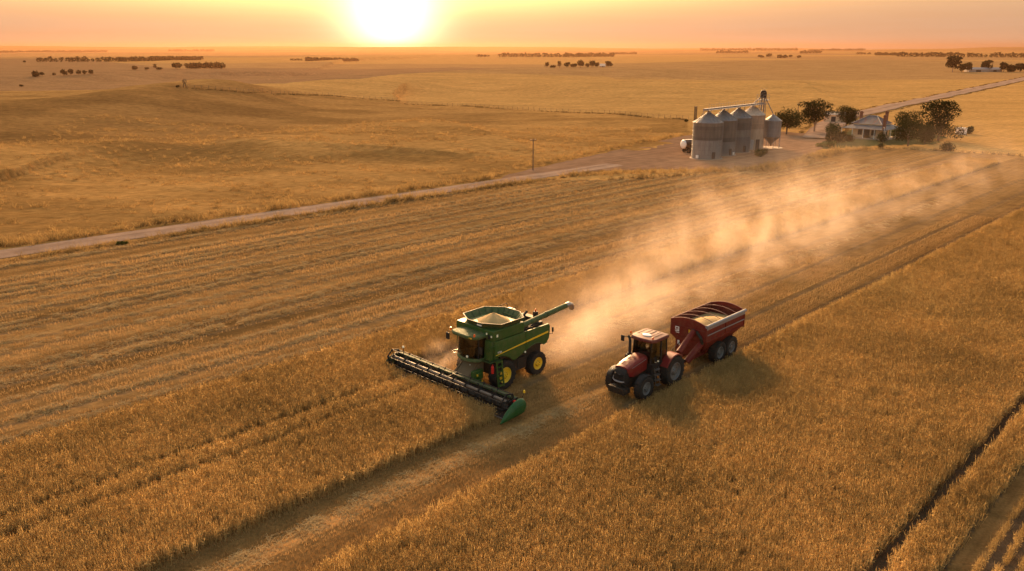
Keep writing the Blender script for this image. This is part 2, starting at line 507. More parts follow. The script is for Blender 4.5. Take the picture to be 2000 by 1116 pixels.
def strip(name, pts, width, m, lift, label, cat='road', wend=None):
    P = []
    for i in range(len(pts) - 1):
        n = max(2, int(math.hypot(pts[i + 1][0] - pts[i][0], pts[i + 1][1] - pts[i][1]) / 2.5))
        for k in range(n): P.append((pts[i][0] + (pts[i + 1][0] - pts[i][0]) * k / n, pts[i][1] + (pts[i + 1][1] - pts[i][1]) * k / n))
    P.append(pts[-1]); P = np.array(P)
    for _ in range(60): P[1:-1] = .25 * P[:-2] + .5 * P[1:-1] + .25 * P[2:]
    T = np.gradient(P, axis=0); T /= np.linalg.norm(T, axis=1)[:, None]
    Nn = np.stack([T[:, 1], -T[:, 0]], 1)
    cols = 7; V = []
    wd = np.linspace(width, wend or width, len(P))
    for j in range(cols):
        o = (j / (cols - 1) - .5) * wd
        o = o + (.22 * (vnoise(np.arange(len(P)) / 3., 0 * o, 5 + j) - .5) * 2 if j in (0, cols - 1) else 0)
        Q = P + Nn * o[:, None]
        crown = .06 * (1 - (2 * j / (cols - 1) - 1) ** 2)
        V.append(np.stack([Q[:, 0], Q[:, 1], terr(Q[:, 0], Q[:, 1]) + lift + crown], 1))
    V = np.stack(V, 1); n = len(P)
    ix = np.arange(n * cols).reshape(n, cols)
    F = np.stack([ix[:-1, :-1], ix[:-1, 1:], ix[1:, 1:], ix[1:, :-1]], -1).reshape(-1, 4)
    rut = np.array([.84, 1.08, 1.0, .86, 1.0, 1.08, .84]); cc = np.ones((n, cols, 4)); cc[..., :3] = rut[None, :, None]
    o = npmesh(name, V.reshape(-1, 3), F[:, ::-1], m, cc.reshape(-1, 4))
    return tag(o, label, cat, kind='structure'), P
ROADPTS = [W(-120, -93.6), W(-10, -93.2), gp(0, 496), gp(400, 440), gp(860, 372), gp(1020, 350), gp(1120, 336), gp(1200, 322)]
road, ROADP = strip('road', ROADPTS, 4.2, M['road'], .05, 'pale pinkish gravel road running between the stubble and the rough paddock')
FARPTS = [gp(1598, 272), gp(1612, 252), gp(1640, 231)] + [gp(1640 + k * 40, 231 - k * 40 * 76 / 360) for k in range(1, 13)]
froad, FROADP = strip('road', FARPTS, 7.0, M['road'], .22, 'grey gravel road climbing away behind the farmhouse to the right', wend=11)

import bmesh
def sheet(name, poly, m, z, label, cat):
    P = []
    for i in range(len(poly)):
        a = np.array(poly[i]); b = np.array(poly[(i + 1) % len(poly)])
        n = max(2, int(np.linalg.norm(b - a) / 2))
        for k in range(n): P.append(a + (b - a) * k / n)
    P = np.array(P)
    for _ in range(4): P = .25 * np.roll(P, 1, 0) + .5 * P + .25 * np.roll(P, -1, 0)
    P = P + np.stack([vnoise(P[:, 0] / 2, P[:, 1] / 2, 81), vnoise(P[:, 0] / 2, P[:, 1] / 2, 82)], 1) * 1.1 - .55
    bm = bmesh.new()
    f = bm.faces.new([bm.verts.new((p[0], p[1], z)) for p in P])
    if f.normal.z < 0: f.normal_flip()
    bmesh.ops.triangulate(bm, faces=[f])
    me = bpy.data.meshes.new(name); bm.to_mesh(me); bm.free(); me.materials.append(m)
    o = bpy.data.objects.new(name, me); COL.objects.link(o)
    return tag(o, label, cat, kind='structure')
sheet('yard', YARD, M['yard'], .03, 'reddish bare dirt yard around the grain silos', 'yard')

# ------------------------------------------------------------------ plants of the fields: tufts drawn many times by geometry nodes inside one object each
def tuft_nodes():
    g = bpy.data.node_groups.new('tuft_scatter', 'GeometryNodeTree')
    g.interface.new_socket('Geometry', in_out='INPUT', socket_type='NodeSocketGeometry')
    g.interface.new_socket('Geometry', in_out='OUTPUT', socket_type='NodeSocketGeometry')
    N = g.nodes.new; L = g.links.new
    gi = N('NodeGroupInput'); go = N('NodeGroupOutput')
    def attr(name, typ):
        a = N('GeometryNodeInputNamedAttribute'); a.data_type = typ; a.inputs[0].default_value = name
        return a.outputs[0]
    vid = attr('vid', 'INT')
    cmp_ = N('FunctionNodeCompare'); cmp_.data_type = 'INT'; cmp_.operation = 'LESS_THAN'
    L(vid, cmp_.inputs[2]); cmp_.inputs[3].default_value = 0
    sep = N('GeometryNodeSeparateGeometry'); sep.domain = 'POINT'
    L(gi.outputs[0], sep.inputs[0]); L(cmp_.outputs[0], sep.inputs[1])
    spl = N('GeometryNodeSplitToInstances'); spl.domain = 'POINT'
    L(sep.outputs[1], spl.inputs[0]); L(vid, spl.inputs['Group ID'])
    iop = N('GeometryNodeInstanceOnPoints')
    L(sep.outputs[0], iop.inputs['Points']); L(spl.outputs[0], iop.inputs['Instance'])
    iop.inputs['Pick Instance'].default_value = True
    L(attr('pick', 'INT'), iop.inputs['Instance Index'])
    e2r = N('FunctionNodeEulerToRotation'); L(attr('rot', 'FLOAT_VECTOR'), e2r.inputs[0])
    L(e2r.outputs[0], iop.inputs['Rotation']); L(attr('scl', 'FLOAT_VECTOR'), iop.inputs['Scale'])
    L(iop.outputs[0], go.inputs[0])
    return g
TUFT = tuft_nodes()

def scatter(name, tufts, pts, rot, scl, mat_, label, cat, kind='stuff'):
    V = []; F = []; vid = []
    o = 0
    for i, (tv, tf) in enumerate(tufts):
        V.append(tv); F += [tuple(q + o for q in f) for f in tf]; vid += [i] * len(tv); o += len(tv)
    n = len(pts)
    V = np.concatenate(V + [pts]).astype(np.float32)
    vid = np.array(vid + [-1] * n, np.int32)
    me = bpy.data.meshes.new(name); me.from_pydata(V.tolist(), [], F)
    k = len(V) - n
    def put(nm, typ, arr, fld):
        at_ = me.attributes.new(nm, typ, 'POINT'); at_.data.foreach_set(fld, arr.ravel())
    put('vid', 'INT', vid, 'value')
    put('pick', 'INT', np.concatenate([np.zeros(k), RNG.integers(0, len(tufts), n)]).astype(np.int32), 'value')
    put('rot', 'FLOAT_VECTOR', np.concatenate([np.zeros((k, 3)), rot]).astype(np.float32), 'vector')
    put('scl', 'FLOAT_VECTOR', np.concatenate([np.ones((k, 3)), scl]).astype(np.float32), 'vector')
    me.materials.append(mat_)
    ob = bpy.data.objects.new(name, me); COL.objects.link(ob)
    md = ob.modifiers.new('tufts', 'NODES'); md.node_group = TUFT
    return tag(ob, label, cat, kind=kind)

def stalk_tuft(rng, n, rad, h, ear=True, lean=.12, hv=.1, w=.006, along=0.0):
    V = []; F = []
    for _ in range(n):
        if along: bx, by = rng.uniform(-along, along), rng.normal(0, rad)
        else:
            q = rng.uniform(0, 2 * math.pi); rr = rad * math.sqrt(rng.uniform()); bx, by = rr * math.cos(q), rr * math.sin(q)
        hh = h * (1 + rng.normal(0, hv)); lx, ly = rng.normal(0, lean, 2)
        tx, ty, tz_ = bx + lx * hh, by + ly * hh, hh
        f = rng.uniform(0, math.pi); dx, dy = w * math.cos(f), w * math.sin(f)
        o = len(V)
        V += [(bx - dx, by - dy, 0), (bx + dx, by + dy, 0), (tx + dx, ty + dy, tz_), (tx - dx, ty - dy, tz_)]
        F.append((o, o + 1, o + 2, o + 3))
        if ear:
            nd = rng.uniform(.0, 1.1); na_ = rng.uniform(0, 2 * math.pi); el = rng.uniform(.085, .125); er = rng.uniform(.011, .017)
            ax = np.array([math.sin(nd) * math.cos(na_), math.sin(nd) * math.sin(na_), math.cos(nd)])
            u = np.cross(ax, [.3, .8, .5]); u /= np.linalg.norm(u); v = np.cross(ax, u)
            p = np.array([tx, ty, tz_ - .01]); o = len(V)
            V += [tuple(p)] + [tuple(p + ax * el * .45 + er * (u * math.cos(k * 2.094) + v * math.sin(k * 2.094))) for k in range(3)] + [tuple(p + ax * el)]
            F += [(o, o + 1, o + 2), (o, o + 2, o + 3), (o, o + 3, o + 1), (o + 4, o + 2, o + 1), (o + 4, o + 3, o + 2), (o + 4, o + 1, o + 3)]
            if rng.uniform() < .6:   # a dry leaf
                q = rng.uniform(0, 2 * math.pi); lz = hh * rng.uniform(.45, .8); L = rng.uniform(.1, .2); o = len(V)
                mx, my = bx + lx * lz, by + ly * lz
                ex, ey = mx + L * math.cos(q), my + L * math.sin(q); px, py = -.008 * math.sin(q), .008 * math.cos(q)
                V += [(mx - px, my - py, lz), (mx + px, my + py, lz), (ex + px * .4, ey + py * .4, lz + rng.uniform(-.08, .06)), (ex - px * .4, ey - py * .4, lz + .02)]
                F.append((o, o + 1, o + 2, o + 3))
    return np.array(V), F

def straw_tuft(rng, n, rad, h):
    V = []; F = []
    for _ in range(n):
        q = rng.uniform(0, 2 * math.pi); rr = rad * math.sqrt(rng.uniform())
        c = np.array([rr * math.cos(q), rr * math.sin(q), h * (1 - (rr / rad) ** 2) * rng.uniform(.2, 1)])
        f = rng.uniform(0, 2 * math.pi); L = rng.uniform(.12, .3); t = rng.normal(0, .35)
        d = np.array([math.cos(f) * L, math.sin(f) * L, t * L * .6]); w = np.array([-math.sin(f), math.cos(f), .6]) * .008
        a, b = c - d, c + d; a[2] = max(a[2], .005); b[2] = max(b[2], .005)
        o = len(V); V += [tuple(a - w), tuple(a + w), tuple(b + w), tuple(b - w)]; F.append((o, o + 1, o + 2, o + 3))
    return np.array(V), F

def straw_mat(name, a, b, trans, big=.05, rows_=0.):
    t = NT(name)
    geo = t.n('ShaderNodeNewGeometry'); oi = t.n('ShaderNodeObjectInfo')
    f = t.math('MULTIPLY_ADD', oi.outputs['Random'], .35, t.math('MULTIPLY', geo.outputs['Random Per Island'], .35))
    f = t.math('ADD', f, t.maprange(t.noise(geo.outputs['Position'], big, 4, .6), .32, .68, -.05, .42), clamp=True)
    if rows_:
        mp = t.n('ShaderNodeMapping'); t.put(mp, 0, geo.outputs['Position']); mp.inputs['Rotation'].default_value = (0, 0, AZ)
        rn = t.noise(t.scalevec(mp.outputs[0], (.75, .012, 0)), 1, 3, .6)
        f = t.math('ADD', t.math('MULTIPLY', f, .55), t.maprange(rn, .34, .66, -.25, .6), clamp=True)
    c = t.mixc(f, c3(a), c3(b))
    d = t.n('ShaderNodeBsdfDiffuse', ins={'Color': c, 'Roughness': .5})
    tr = t.n('ShaderNodeBsdfTranslucent', ins={'Color': c})
    return t.out(t.n('ShaderNodeMixShader', ins={0: trans, 1: d, 2: tr}))
M['wheat'] = straw_mat('ripe_wheat', (.25, .164, .060), (.67, .462, .190), .45, .11)
M['stubble'] = straw_mat('cut_straw', (.16, .095, .038), (.53, .345, .15), .3, .08, 1.)
M['straw'] = straw_mat('pale_straw', (.34, .235, .105), (.60, .44, .22), .3, .2)
M['weeds'] = straw_mat('dry_weeds', (.14, .095, .04), (.42, .28, .11), .35, .12)
M['weedsdark'] = straw_mat('brown_weeds', (.06, .05, .022), (.20, .13, .055), .3, .12)

def grid_as(a0, a1, s0, s1, da, ds, jit=.5):
    A, S = np.meshgrid(np.arange(a0, a1, da), np.arange(s0, s1, ds), indexing='ij')
    A = A.ravel() + RNG.uniform(-jit, jit, A.size) * da; S = S.ravel() + RNG.uniform(-jit, jit, S.size) * ds
    return A, S
def to_xy(A, S): return A * DR[0] + S * NR[0], A * DR[1] + S * NR[1]

# standing wheat
rw = np.random.default_rng(5)
wt = [stalk_tuft(rw, 26, .19, .66) for _ in range(9)]
PA = []; PS = []; PZ = []
def crop(a0, a1, s0, s1, da, ds, k=1.0):
    A, S = grid_as(a0, a1, s0, s1, da, ds); m = (S > s0 - .03) & (S < s1 + .03)
    PA.append(A[m]); PS.append(S[m]); PZ.append(np.full(m.sum(), k))
crop(-8, 29.5, -45.0, -29.75, .26, .26)
crop(29.5, 72, -45.0, -39.9, .27, .27); crop(72, 168, -45, -39.9, .4, .4, 1.35)
crop(4, 62, -24.65, -9.35, .26, .26); crop(62, 110, -24.65, -9.35, .33, .33, 1.2); crop(110, 190, -24.65, -12, .42, .42, 1.4)
crop(12, 80, -8.7, -7.25, .26, .26)
for k in range(22):
    crop(14, 62 + 2 * k, -6.25 + .62 * k, -6.25 + .62 * k + .12, .2, .14, .62)
PA = np.concatenate(PA); PS = np.concatenate(PS); PZ = np.concatenate(PZ)
keep = np.ones(len(PA), bool)
for sr in (-35.85, -37.75):
    wob = .12 * np.sin(PA / 3.1 + sr) + .08 * np.sin(PA / 1.3)
    keep &= ~((np.abs(PS - sr - wob) < .27) & (PA < 29.5))
# thin and lodged spots
hole = fbm(PA / 1.1, PS / 1.1, 91, 3)
keep &= ~((hole > .66) & (RNG.uniform(size=len(PA)) < .6))
PA, PS, PZ = PA[keep], PS[keep], PZ[keep]
hmod = 1 + .26 * (fbm(PA / 2.6, PS / 2.0, 95, 3) - .45) + .10 * (vnoise(PA / 14, PS / 9, 96) - .5)
X, Y = to_xy(PA, PS)
pts = np.stack([X, Y, terr(X, Y)], 1); n = len(pts)
tilt = .20 * (fbm(PA / 3.3, PS / 3.3, 97) - .45)
rot = np.stack([RNG.normal(0, .09, n) + tilt, RNG.normal(0, .09, n), RNG.uniform(0, 6.28, n)], 1)
hmod = np.where(PS > -6.4, hmod * .62, hmod)
scl = np.stack([PZ, PZ, hmod * RNG.uniform(.93, 1.07, n)], 1)
N_WHEAT = n
scatter('standing_wheat', wt, pts, rot, scl, M['wheat'], 'ripe golden wheat still standing on both sides of the machines', 'wheat')

# stubble rows
rs = np.random.default_rng(6)
stb = [stalk_tuft(rs, 12, .03, .16, False, .18, .3, .007, along=.3) for _ in range(6)]
PA = []; PS = []; HS = []
def rows(a0, a1, s0, s1, ds, da, h):
    A, S = np.meshgrid(np.arange(a0, a1, da), np.arange(s0, s1, ds), indexing='ij')
    A = A.ravel() + RNG.uniform(-.4, .4, A.size) * da; S = S.ravel() + RNG.normal(0, .035, S.size)
    PA.append(A); PS.append(S); HS.append(np.full(A.size, h))
rows(0, 112, -30.0, -24.85, .30, .45, .8)
rows(30, 80, -39.7, -30, .30, .6, .8)
rows(-12, 70, -90, -45.2, .34, .8, 1.0)
rows(70, 150, -90, -45.2, .5, 1.2, 1.3)
PA = np.concatenate(PA); PS = np.concatenate(PS); HS = np.concatenate(HS)
X, Y = to_xy(PA, PS)
k = in_poly(X, Y, FIELD)
k &= ~((fbm(PA / 9, PS / 1.0, 101, 3) > .60) & (PS < -31))
PA, PS, HS, X, Y = PA[k], PS[k], HS[k], X[k], Y[k]
for sc, wd, h in WROWS:
    trk = np.abs(PS - (sc + .35 * (vnoise(PA / 22, PA * 0 + sc, 105) - .5)) - wd - .38) < .22
    PA, PS, HS, X, Y = PA[~trk], PS[~trk], HS[~trk], X[~trk], Y[~trk]
for st in (-25.75, -28.6, -32.0, -36.2):
    trk = (np.abs(PS - st) < .25) & (PA > (36 if st > -30 else 34))
    PA, PS, HS, X, Y = PA[~trk], PS[~trk], HS[~trk], X[~trk], Y[~trk]
# rows near the header pass stand a little taller
HS = HS * (1 + .9 * (vnoise(PS / 1.7, PA / 60, 103) - .4))
n = len(X)
pts = np.stack([X, Y, terr(X, Y)], 1)
rot = np.stack([RNG.normal(0, .05, n), RNG.normal(0, .05, n), np.full(n, math.pi / 2 - AZ) + RNG.normal(0, .05, n)], 1)
scatter('stubble', stb, pts, rot, np.stack([np.ones(n) * 1.1, np.ones(n), HS], 1), M['stubble'], 'short cut stubble left in rows on the harvested ground', 'stubble')

# windrows of straw
swt = [straw_tuft(rs, 26, .32, .26) for _ in range(6)]
PA = []; PS = []; HS = []
def windrow(sc, wd, h, a0=-14, a1=150, dens=3.2):
    n = int((a1 - a0) * dens); A = RNG.uniform(a0, a1, n)
    S = sc + RNG.normal(0, wd, n) + .35 * (vnoise(A / 22, A * 0 + sc, 105) - .5)
    gap = vnoise(A / 6, A * 0 + sc * 3, 107)
    m = RNG.uniform(size=n) < np.clip(gap * 2.2, .5, 1)
    PA.append(A[m]); PS.append(S[m]); HS.append(h * (.6 + .8 * gap[m]))
for sc, wd, h in WROWS:
    windrow(sc, wd * .6, h * .72, dens=6.5 if h > .7 else 4.0)
windrow(-27.9, .3, .45, 2, 36, 5); windrow(-34.6, .5, .6, 38, 120, 3)
PA = np.concatenate(PA); PS = np.concatenate(PS); HS = np.concatenate(HS)
X, Y = to_xy(PA, PS); k = in_poly(X, Y, FIELD); X, Y, HS = X[k], Y[k], HS[k]; n = len(X)
pts = np.stack([X, Y, terr(X, Y)], 1)
rot = np.stack([np.zeros(n), np.zeros(n), RNG.uniform(0, 6.28, n)], 1)
scatter('straw', swt, pts, rot, np.stack([np.ones(n) * 1.1, np.ones(n) * 1.1, HS], 1), M['straw'], 'windrows of loose pale straw lying on the stubble', 'straw')

# dry grass and weeds of verges and paddock
rg = np.random.default_rng(8)
gt = [stalk_tuft(rg, 22, .28, .5, False, .35, .35, .012) for _ in range(6)]
def along(P, off, wid, dens, h, wob=0.):
    P = np.asarray(P); d = np.r_[0, np.cumsum(np.hypot(*np.diff(P, axis=0).T))]
    n = int(d[-1] * dens); q = RNG.uniform(0, d[-1], n)
    x = np.interp(q, d, P[:, 0]); y = np.interp(q, d, P[:, 1])
    x2 = np.interp(q + .5, d, P[:, 0]); y2 = np.interp(q + .5, d, P[:, 1])
    tx, ty = x2 - x, y2 - y; L = np.hypot(tx, ty) + 1e-9
    o = off + RNG.normal(0, wid, n)
    gapn = vnoise(q / 7, q * 0 + off, 111)
    hs = h * (.45 + 1.0 * gapn) * RNG.uniform(.7, 1.3, n)
    m = RNG.uniform(size=n) < np.clip(gapn * 1.8, .2, 1)
    return np.stack([x + ty / L * o, y - tx / L * o, hs], 1)[m]
G1 = [along(ROADP, -3.3, .5, 3.5, 1.1), along(ROADP, -5.2, 1.2, 2.5, .7), along(ROADP, 3.0, .4, 3.2, .9), along(ROADP, 4.2, .7, 2, .6)]
edge = [gp(u, v) for u, v in [(1120, 345), (1200, 340), (1300, 338), (1400, 337), (1480, 333), (1545, 322), (1600, 306), (1650, 296), (1740, 289)]]
G1 += [along(edge, 0, 1.0, 5, 1.0), along(edge, -1.6, .9, 3, .9)]
G1 += [along([gp(u, v) for u, v in [(1000, 330), (1100, 312), (1190, 293), (1270, 277), (1345, 261)]], -.5, .9, 4, .9)]
px = RNG.uniform(-110, 60, 9000); py = RNG.uniform(70, 220, 9000)
ps = px * NR[0] + py * NR[1]; m = (ps < -97) & (fbm(px / 8, py / 5, 121) > .44) & ~in_poly(px, py, YARD)
G1.append(np.stack([px[m], py[m], RNG.uniform(.3, .9, m.sum())], 1))
G1 = np.concatenate(G1); G1 = G1[~in_poly(G1[:, 0], G1[:, 1], YARD)]; n = len(G1)
pts = np.stack([G1[:, 0], G1[:, 1], terr(G1[:, 0], G1[:, 1]) - .02], 1)
rot = np.stack([RNG.normal(0, .1, n), RNG.normal(0, .1, n), RNG.uniform(0, 6.28, n)], 1)
scatter('dry_grass', gt, pts, rot, np.stack([np.ones(n) * 1.4, np.ones(n) * 1.4, G1[:, 2]], 1), M['weeds'], 'tufted straw coloured grass along the road verges and over the rough paddock', 'grass')
# darker weeds in the ditches
G2 = [along(ROADP, -4.2, .35, 3.0, .75), along(ROADP, 3.6, .25, 3.2, .55), along([W(-10, -45.2), W(110, -45.2)], 0, .1, .2, .4)]
lx = [p[0] for p in LAWN]; ly = [p[1] for p in LAWN]
G2 += [along(np.array(FENCE), .8, .35, 4.0, .55), along(FROADP, -4.9, .3, 1.6, .5), along(FROADP, 4.9, .3, 1.4, .4), along(np.array(FENDW), 0, .5, 2.5, .8), along([gp(u, v) for u, v in [(1430, 341), (1500, 331), (1560, 315), (1640, 299)]], -.5, .8, 4, .7)]
G2 = np.concatenate(G2); G2 = G2[~in_poly(G2[:, 0], G2[:, 1], YARD)]; n = len(G2)
pts = np.stack([G2[:, 0], G2[:, 1], terr(G2[:, 0], G2[:, 1]) - .02], 1)
rot = np.stack([RNG.normal(0, .1, n), RNG.normal(0, .1, n), RNG.uniform(0, 6.28, n)], 1)
scatter('roadside_weeds', gt, pts, rot, np.stack([np.ones(n) * 1.3, np.ones(n) * 1.3, G2[:, 2]], 1), M['weedsdark'], 'dark brown weeds growing in the ditches and along the field edges', 'weeds')
# ------------------------------------------------------------------ machines (local x forward, y to the machine's left, z up)
HEAD = math.atan2(-DR[1], -DR[0])

def tyre(mb, r, w, rin, lugs, c=(0, 0, 0), mi=0):
    h = w / 2
    prof = [(rin, -h * .80), (rin + .04, -h * .92), (r * .80, -h), (r * .93, -h * .93), (r * .965, -h * .72), (r * .97, 0), (r * .965, h * .72), (r * .93, h * .93), (r * .80, h), (rin + .04, h * .92), (rin, h * .80)]
    mb.lathe(prof, 36, mi, 'y', c)
    for k in range(lugs):
        for sgn in (-1, 1):
            a0 = 2 * math.pi * (k + (.5 if sgn > 0 else 0)) / lugs
            pts = []
            for rr, yy, da in [(r * .955, .02 * sgn, 0), (r * .955, .97 * h * sgn, .34), (r * 1.0, .93 * h * sgn, .32), (r * 1.005, .03 * sgn, 0)]:
                pts.append((rr, yy, da))
            wd = 2.2 / lugs * .5
            vs = []
            for off in (0, wd):
                for rr, yy, da in pts:
                    a = a0 + da + off
                    vs.append((c[0] + rr * math.cos(a), c[1] + yy, c[2] + rr * math.sin(a)))
            mb.add(vs, [(0, 1, 2, 3), (7, 6, 5, 4), (0, 4, 5, 1), (1, 5, 6, 2), (2, 6, 7, 3), (3, 7, 4, 0)], mi)

def wheel(parent, x, y, r, w, rin, rimmat, side, lugs=22, name='wheel', dish=.16):
    """wheel as a part: the tyre, with its rim as a sub-part"""
    mb = MB(); tyre(mb, r, w, rin, lugs)
    t = mb.build(name, M['rubber'], parent, loc=(x, y, r))
    h = w / 2 * side
    rm = MB()
    rm.lathe([(rin + .01, h * .84), (rin * .97, h * .9), (rin * .93, h * .86), (rin * .86, h * (1 - dish * 2.2)), (rin * .55, h * (1 - dish * 3.0)), (rin * .30, h * (1 - dish * 1.6)), (rin * .27, h * (1 - dish)), (.02, h * (1 - dish))], 28, 0, 'y')
    rm.lathe([(rin + .01, h * .8), (rin + .01, -h * .8), (rin * .5, -h * .4), (.02, -h * .4)], 24, 1, 'y')
    for k in range(8):
        a = k * math.pi / 4
        rm.lathe([(.022, h * (1 - dish * 1.9)), (.022, h * (1 - dish * 1.9) + .03 * side), (.002, h * (1 - dish * 1.9) + .03 * side)], 6, 1, 'y', (rin * .42 * math.cos(a), 0, rin * .42 * math.sin(a)))
    rm.build('rim', [rimmat, M['dark']], t)
    return t

def ngon(n, r, z, ph=0, sx=1, sy=1, c=(0, 0)):
    return [(c[0] + r * sx * math.cos(2 * math.pi * k / n + ph), c[1] + r * sy * math.sin(2 * math.pi * k / n + ph), z) for k in range(n)]

def part_text(txt, size, Mx, mat_, parent, name, depth=.003):
    cu = bpy.data.curves.new(name, 'FONT'); cu.body = txt; cu.size = size; cu.extrude = depth; cu.align_x = 'LEFT'
    o = bpy.data.objects.new(name, cu); COL.objects.link(o)
    dg = bpy.context.evaluated_depsgraph_get(); dg.update()
    me = bpy.data.meshes.new_from_object(o.evaluated_get(dg))
    bpy.data.objects.remove(o); me.name = name
    me.materials.clear(); me.materials.append(mat_); me.transform(Mx)
    o = bpy.data.objects.new(name, me); COL.objects.link(o); o.parent = parent
    return o

# ============================================================ combine harvester
cx, cy = W(33.0, -34.15)
cmb = thing('combine_harvester', 'green combine harvester with yellow wheels cutting wheat, grain tank open and full', 'harvester', (cx, cy, 0), HEAD)

# lower dark chassis
b = MB()
b.box(-3.7, .5, -1.2, 1.2, .95, 2.1)
b.box(-3.95, .3, -1.55, 1.55, 2.0, 3.12)
b.bar((0, -1.5, .93), (0, 1.5, .93), .42, .42); b.bar((-3.1, -1.45, .8), (-3.1, 1.45, .8), .28, .3)
b.box(-2.2, -.9, -1.35, 1.35, .75, 1.5)
b.tube([(-.55, 1.5, 1.65), (-.55, 1.52, 1.1)], .05); b.tube([(-1.3, 1.45, 1.8), (-1.3, 1.48, 1.0), (-1.15, 1.5, .92)], .035)
b.build('chassis', M['dark'], cmb, bevel=.02)
# green side panels, one mesh with the front wall and rear hood
side = [(.88, 3.28), (.88, 2.36), (.62, 2.28), (.45, 2.27), (.2, 2.24), (-.15, 2.10), (-.45, 1.92), (-.68, 1.72), (-.8, 1.68), (-.95, 1.70), (-1.75, 2.0), (-2.1, 2.18), (-2.5, 2.26), (-2.9, 2.25), (-3.25, 2.14), (-3.5, 1.98), (-3.75, 2.05), (-3.98, 2.3), (-4.06, 2.7), (-4.06, 3.1), (-3.95, 3.27), (-1.8, 3.28)]
b = MB()
for sg in (1, -1):
    y0, y1 = (1.58, 1.67) if sg > 0 else (-1.67, -1.58)
    b.prism([p for p in side if p[0] <= -1.815] + [(-1.815, 3.28), (-1.815, 2.03)][::-1][:0] + [(-1.815, 2.03)][:0], y0, y1) if False else None
    front = [(.88, 3.28), (.88, 2.36), (.62, 2.28), (.45, 2.27), (.2, 2.24), (-.15, 2.10), (-.45, 1.92), (-.68, 1.72), (-.8, 1.68), (-.95, 1.70), (-1.80, 2.02), (-1.80, 3.28)]
    rear = [(-1.83, 3.28), (-1.83, 2.035), (-2.1, 2.18), (-2.5, 2.26), (-2.9, 2.25), (-3.25, 2.14), (-3.5, 1.98), (-3.75, 2.05), (-3.98, 2.3), (-4.06, 2.7), (-4.06, 3.1), (-3.95, 3.27)]
    for poly in (front, rear):
        yb = .02 if sg > 0 else -.02
        n = len(poly); cxm = sum(p[0] for p in poly) / n; czm = sum(p[1] for p in poly) / n
        r0 = [(x, y0 if sg > 0 else y1, z) for x, z in poly]; r1 = [(x, y1 if sg > 0 else y0, z) for x, z in poly]
        r2 = [(cxm + (x - cxm) * .965, (y1 if sg > 0 else y0) + yb, czm + (z - czm) * .93) for x, z in poly]
        b.loft([r0, r1, r2])
b.each('side_panel', M['green'], cmb, sharp=25)
b = MB()
b.box(.50, .90, -1.60, 1.60, 2.12, 3.3)
b.box(.3, .93, -1.62, 1.62, 3.30, 3.92); b.box(-1.72, .3, -1.62, 1.62, 3.30, 3.92)
b.prism([(-3.9, 3.2), (-4.12, 3.0), (-4.14, 2.5), (-4.0, 2.15), (-3.85, 2.15)], -1.57, 1.57)
b.prism([(.95, 2.1), (.95, 3.28), (1.0, 3.28), (1.12, 2.1)], .98, 1.60)
b.build('body', M['green'], cmb, bevel=.03)
# fender lips over the rear wheels
b = MB()
for sg in (1, -1):
    b.tube([(-2.0, 1.70 * sg, 2.14), (-2.3, 1.71 * sg, 2.25), (-2.7, 1.71 * sg, 2.30), (-3.1, 1.71 * sg, 2.23), (-3.4, 1.71 * sg, 2.06)], .028, 6)
b.each('fender_lip', M['greenpale'], cmb)
b = MB()
for sg in (1, -1):
    y = 1.702 * sg
    lo = [(.82, 2.40), (-1.79, 2.565), (-1.79, 2.66), (.80, 2.425)]
    b.prism(lo, y - .012, y + .012)
    b.prism([(-1.84, 2.57), (-3.86, 2.71), (-3.86, 2.83), (-1.84, 2.665)], y - .012, y + .012)
b.each('yellow_stripe', M['yellow'], cmb)
# small decals, lamps and vents on the front left shoulder
b = MB()
for y, z, s in [(1.06, 3.68, .05), (1.46, 3.58, .05)]:
    b.box(.93, .955, y - s, y + s, z - s * 1.2, z + s * 1.2)
b.box(.55, .67, 1.62, 1.645, 3.52, 3.68)
b.lathe([(.06, 1.70), (.065, 1.74), (.01, 1.75)], 12, 0, 'y', (-1.72, 0, 1.98))
b.each('marker_lamp', M['whitelens'], cmb)
b = MB(); b.box(.93, .95, 1.16, 1.36, 3.38, 3.66); b.build('air_vent', M['black'], cmb)
part_text('9786', .19, Matrix.Translation((.68, 1.713, 2.50)) @ Matrix.Rotation(R(180), 4, 'Z') @ Matrix.Rotation(R(90), 4, 'X'), M['white'], cmb, 'number_lettering')

# grain tank: flared octagon with dark seams
rim = [(1.02, -.55), (1.0, .62), (.36, 1.70), (-1.58, 1.72), (-2.26, .75), (-2.28, -.55), (-1.45, -1.58), (.42, -1.55)]
tc = (-.62, .08)
def ring(k, z, dz=0): return [(tc[0] + (x - tc[0]) * k, tc[1] + (y - tc[1]) * k, z) for x, y in rim]
b = MB()
b.loft([ring(.80, 3.74), ring(.84, 3.86), ring(1.0, 4.235), ring(1.012, 4.245), ring(.985, 4.255), ring(.965, 4.225), ring(.80, 3.84), ring(.70, 3.55)], 0)
for i in range(8):
    for f in ((.0,) if i in (0,) else (0., .33, .66)):
        x0, y0 = rim[i]; x1, y1 = rim[(i + 1) % 8]
        x, y = x0 + (x1 - x0) * f, y0 + (y1 - y0) * f
        p = [tc[0] + (x - tc[0]) * .80 - .0, tc[1] + (y - tc[1]) * .80, 3.86]; q = [tc[0] + (x - tc[0]) * .955, tc[1] + (y - tc[1]) * .955, 4.21]
        b.bar(p, q, .035, .05, 1, up=(-(y - tc[1]), x - tc[0], 0))
b.build('grain_tank', [M['greenpale'], M['greendark']], cmb)
b = MB()
for i in range(8):
    x0, y0 = rim[i]; x1, y1 = rim[(i + 1) % 8]
    b.bar((x0, y0, 4.26), (x1, y1, 4.26), .06, .03)
b.build('tank_rim', M['dark'], cmb)
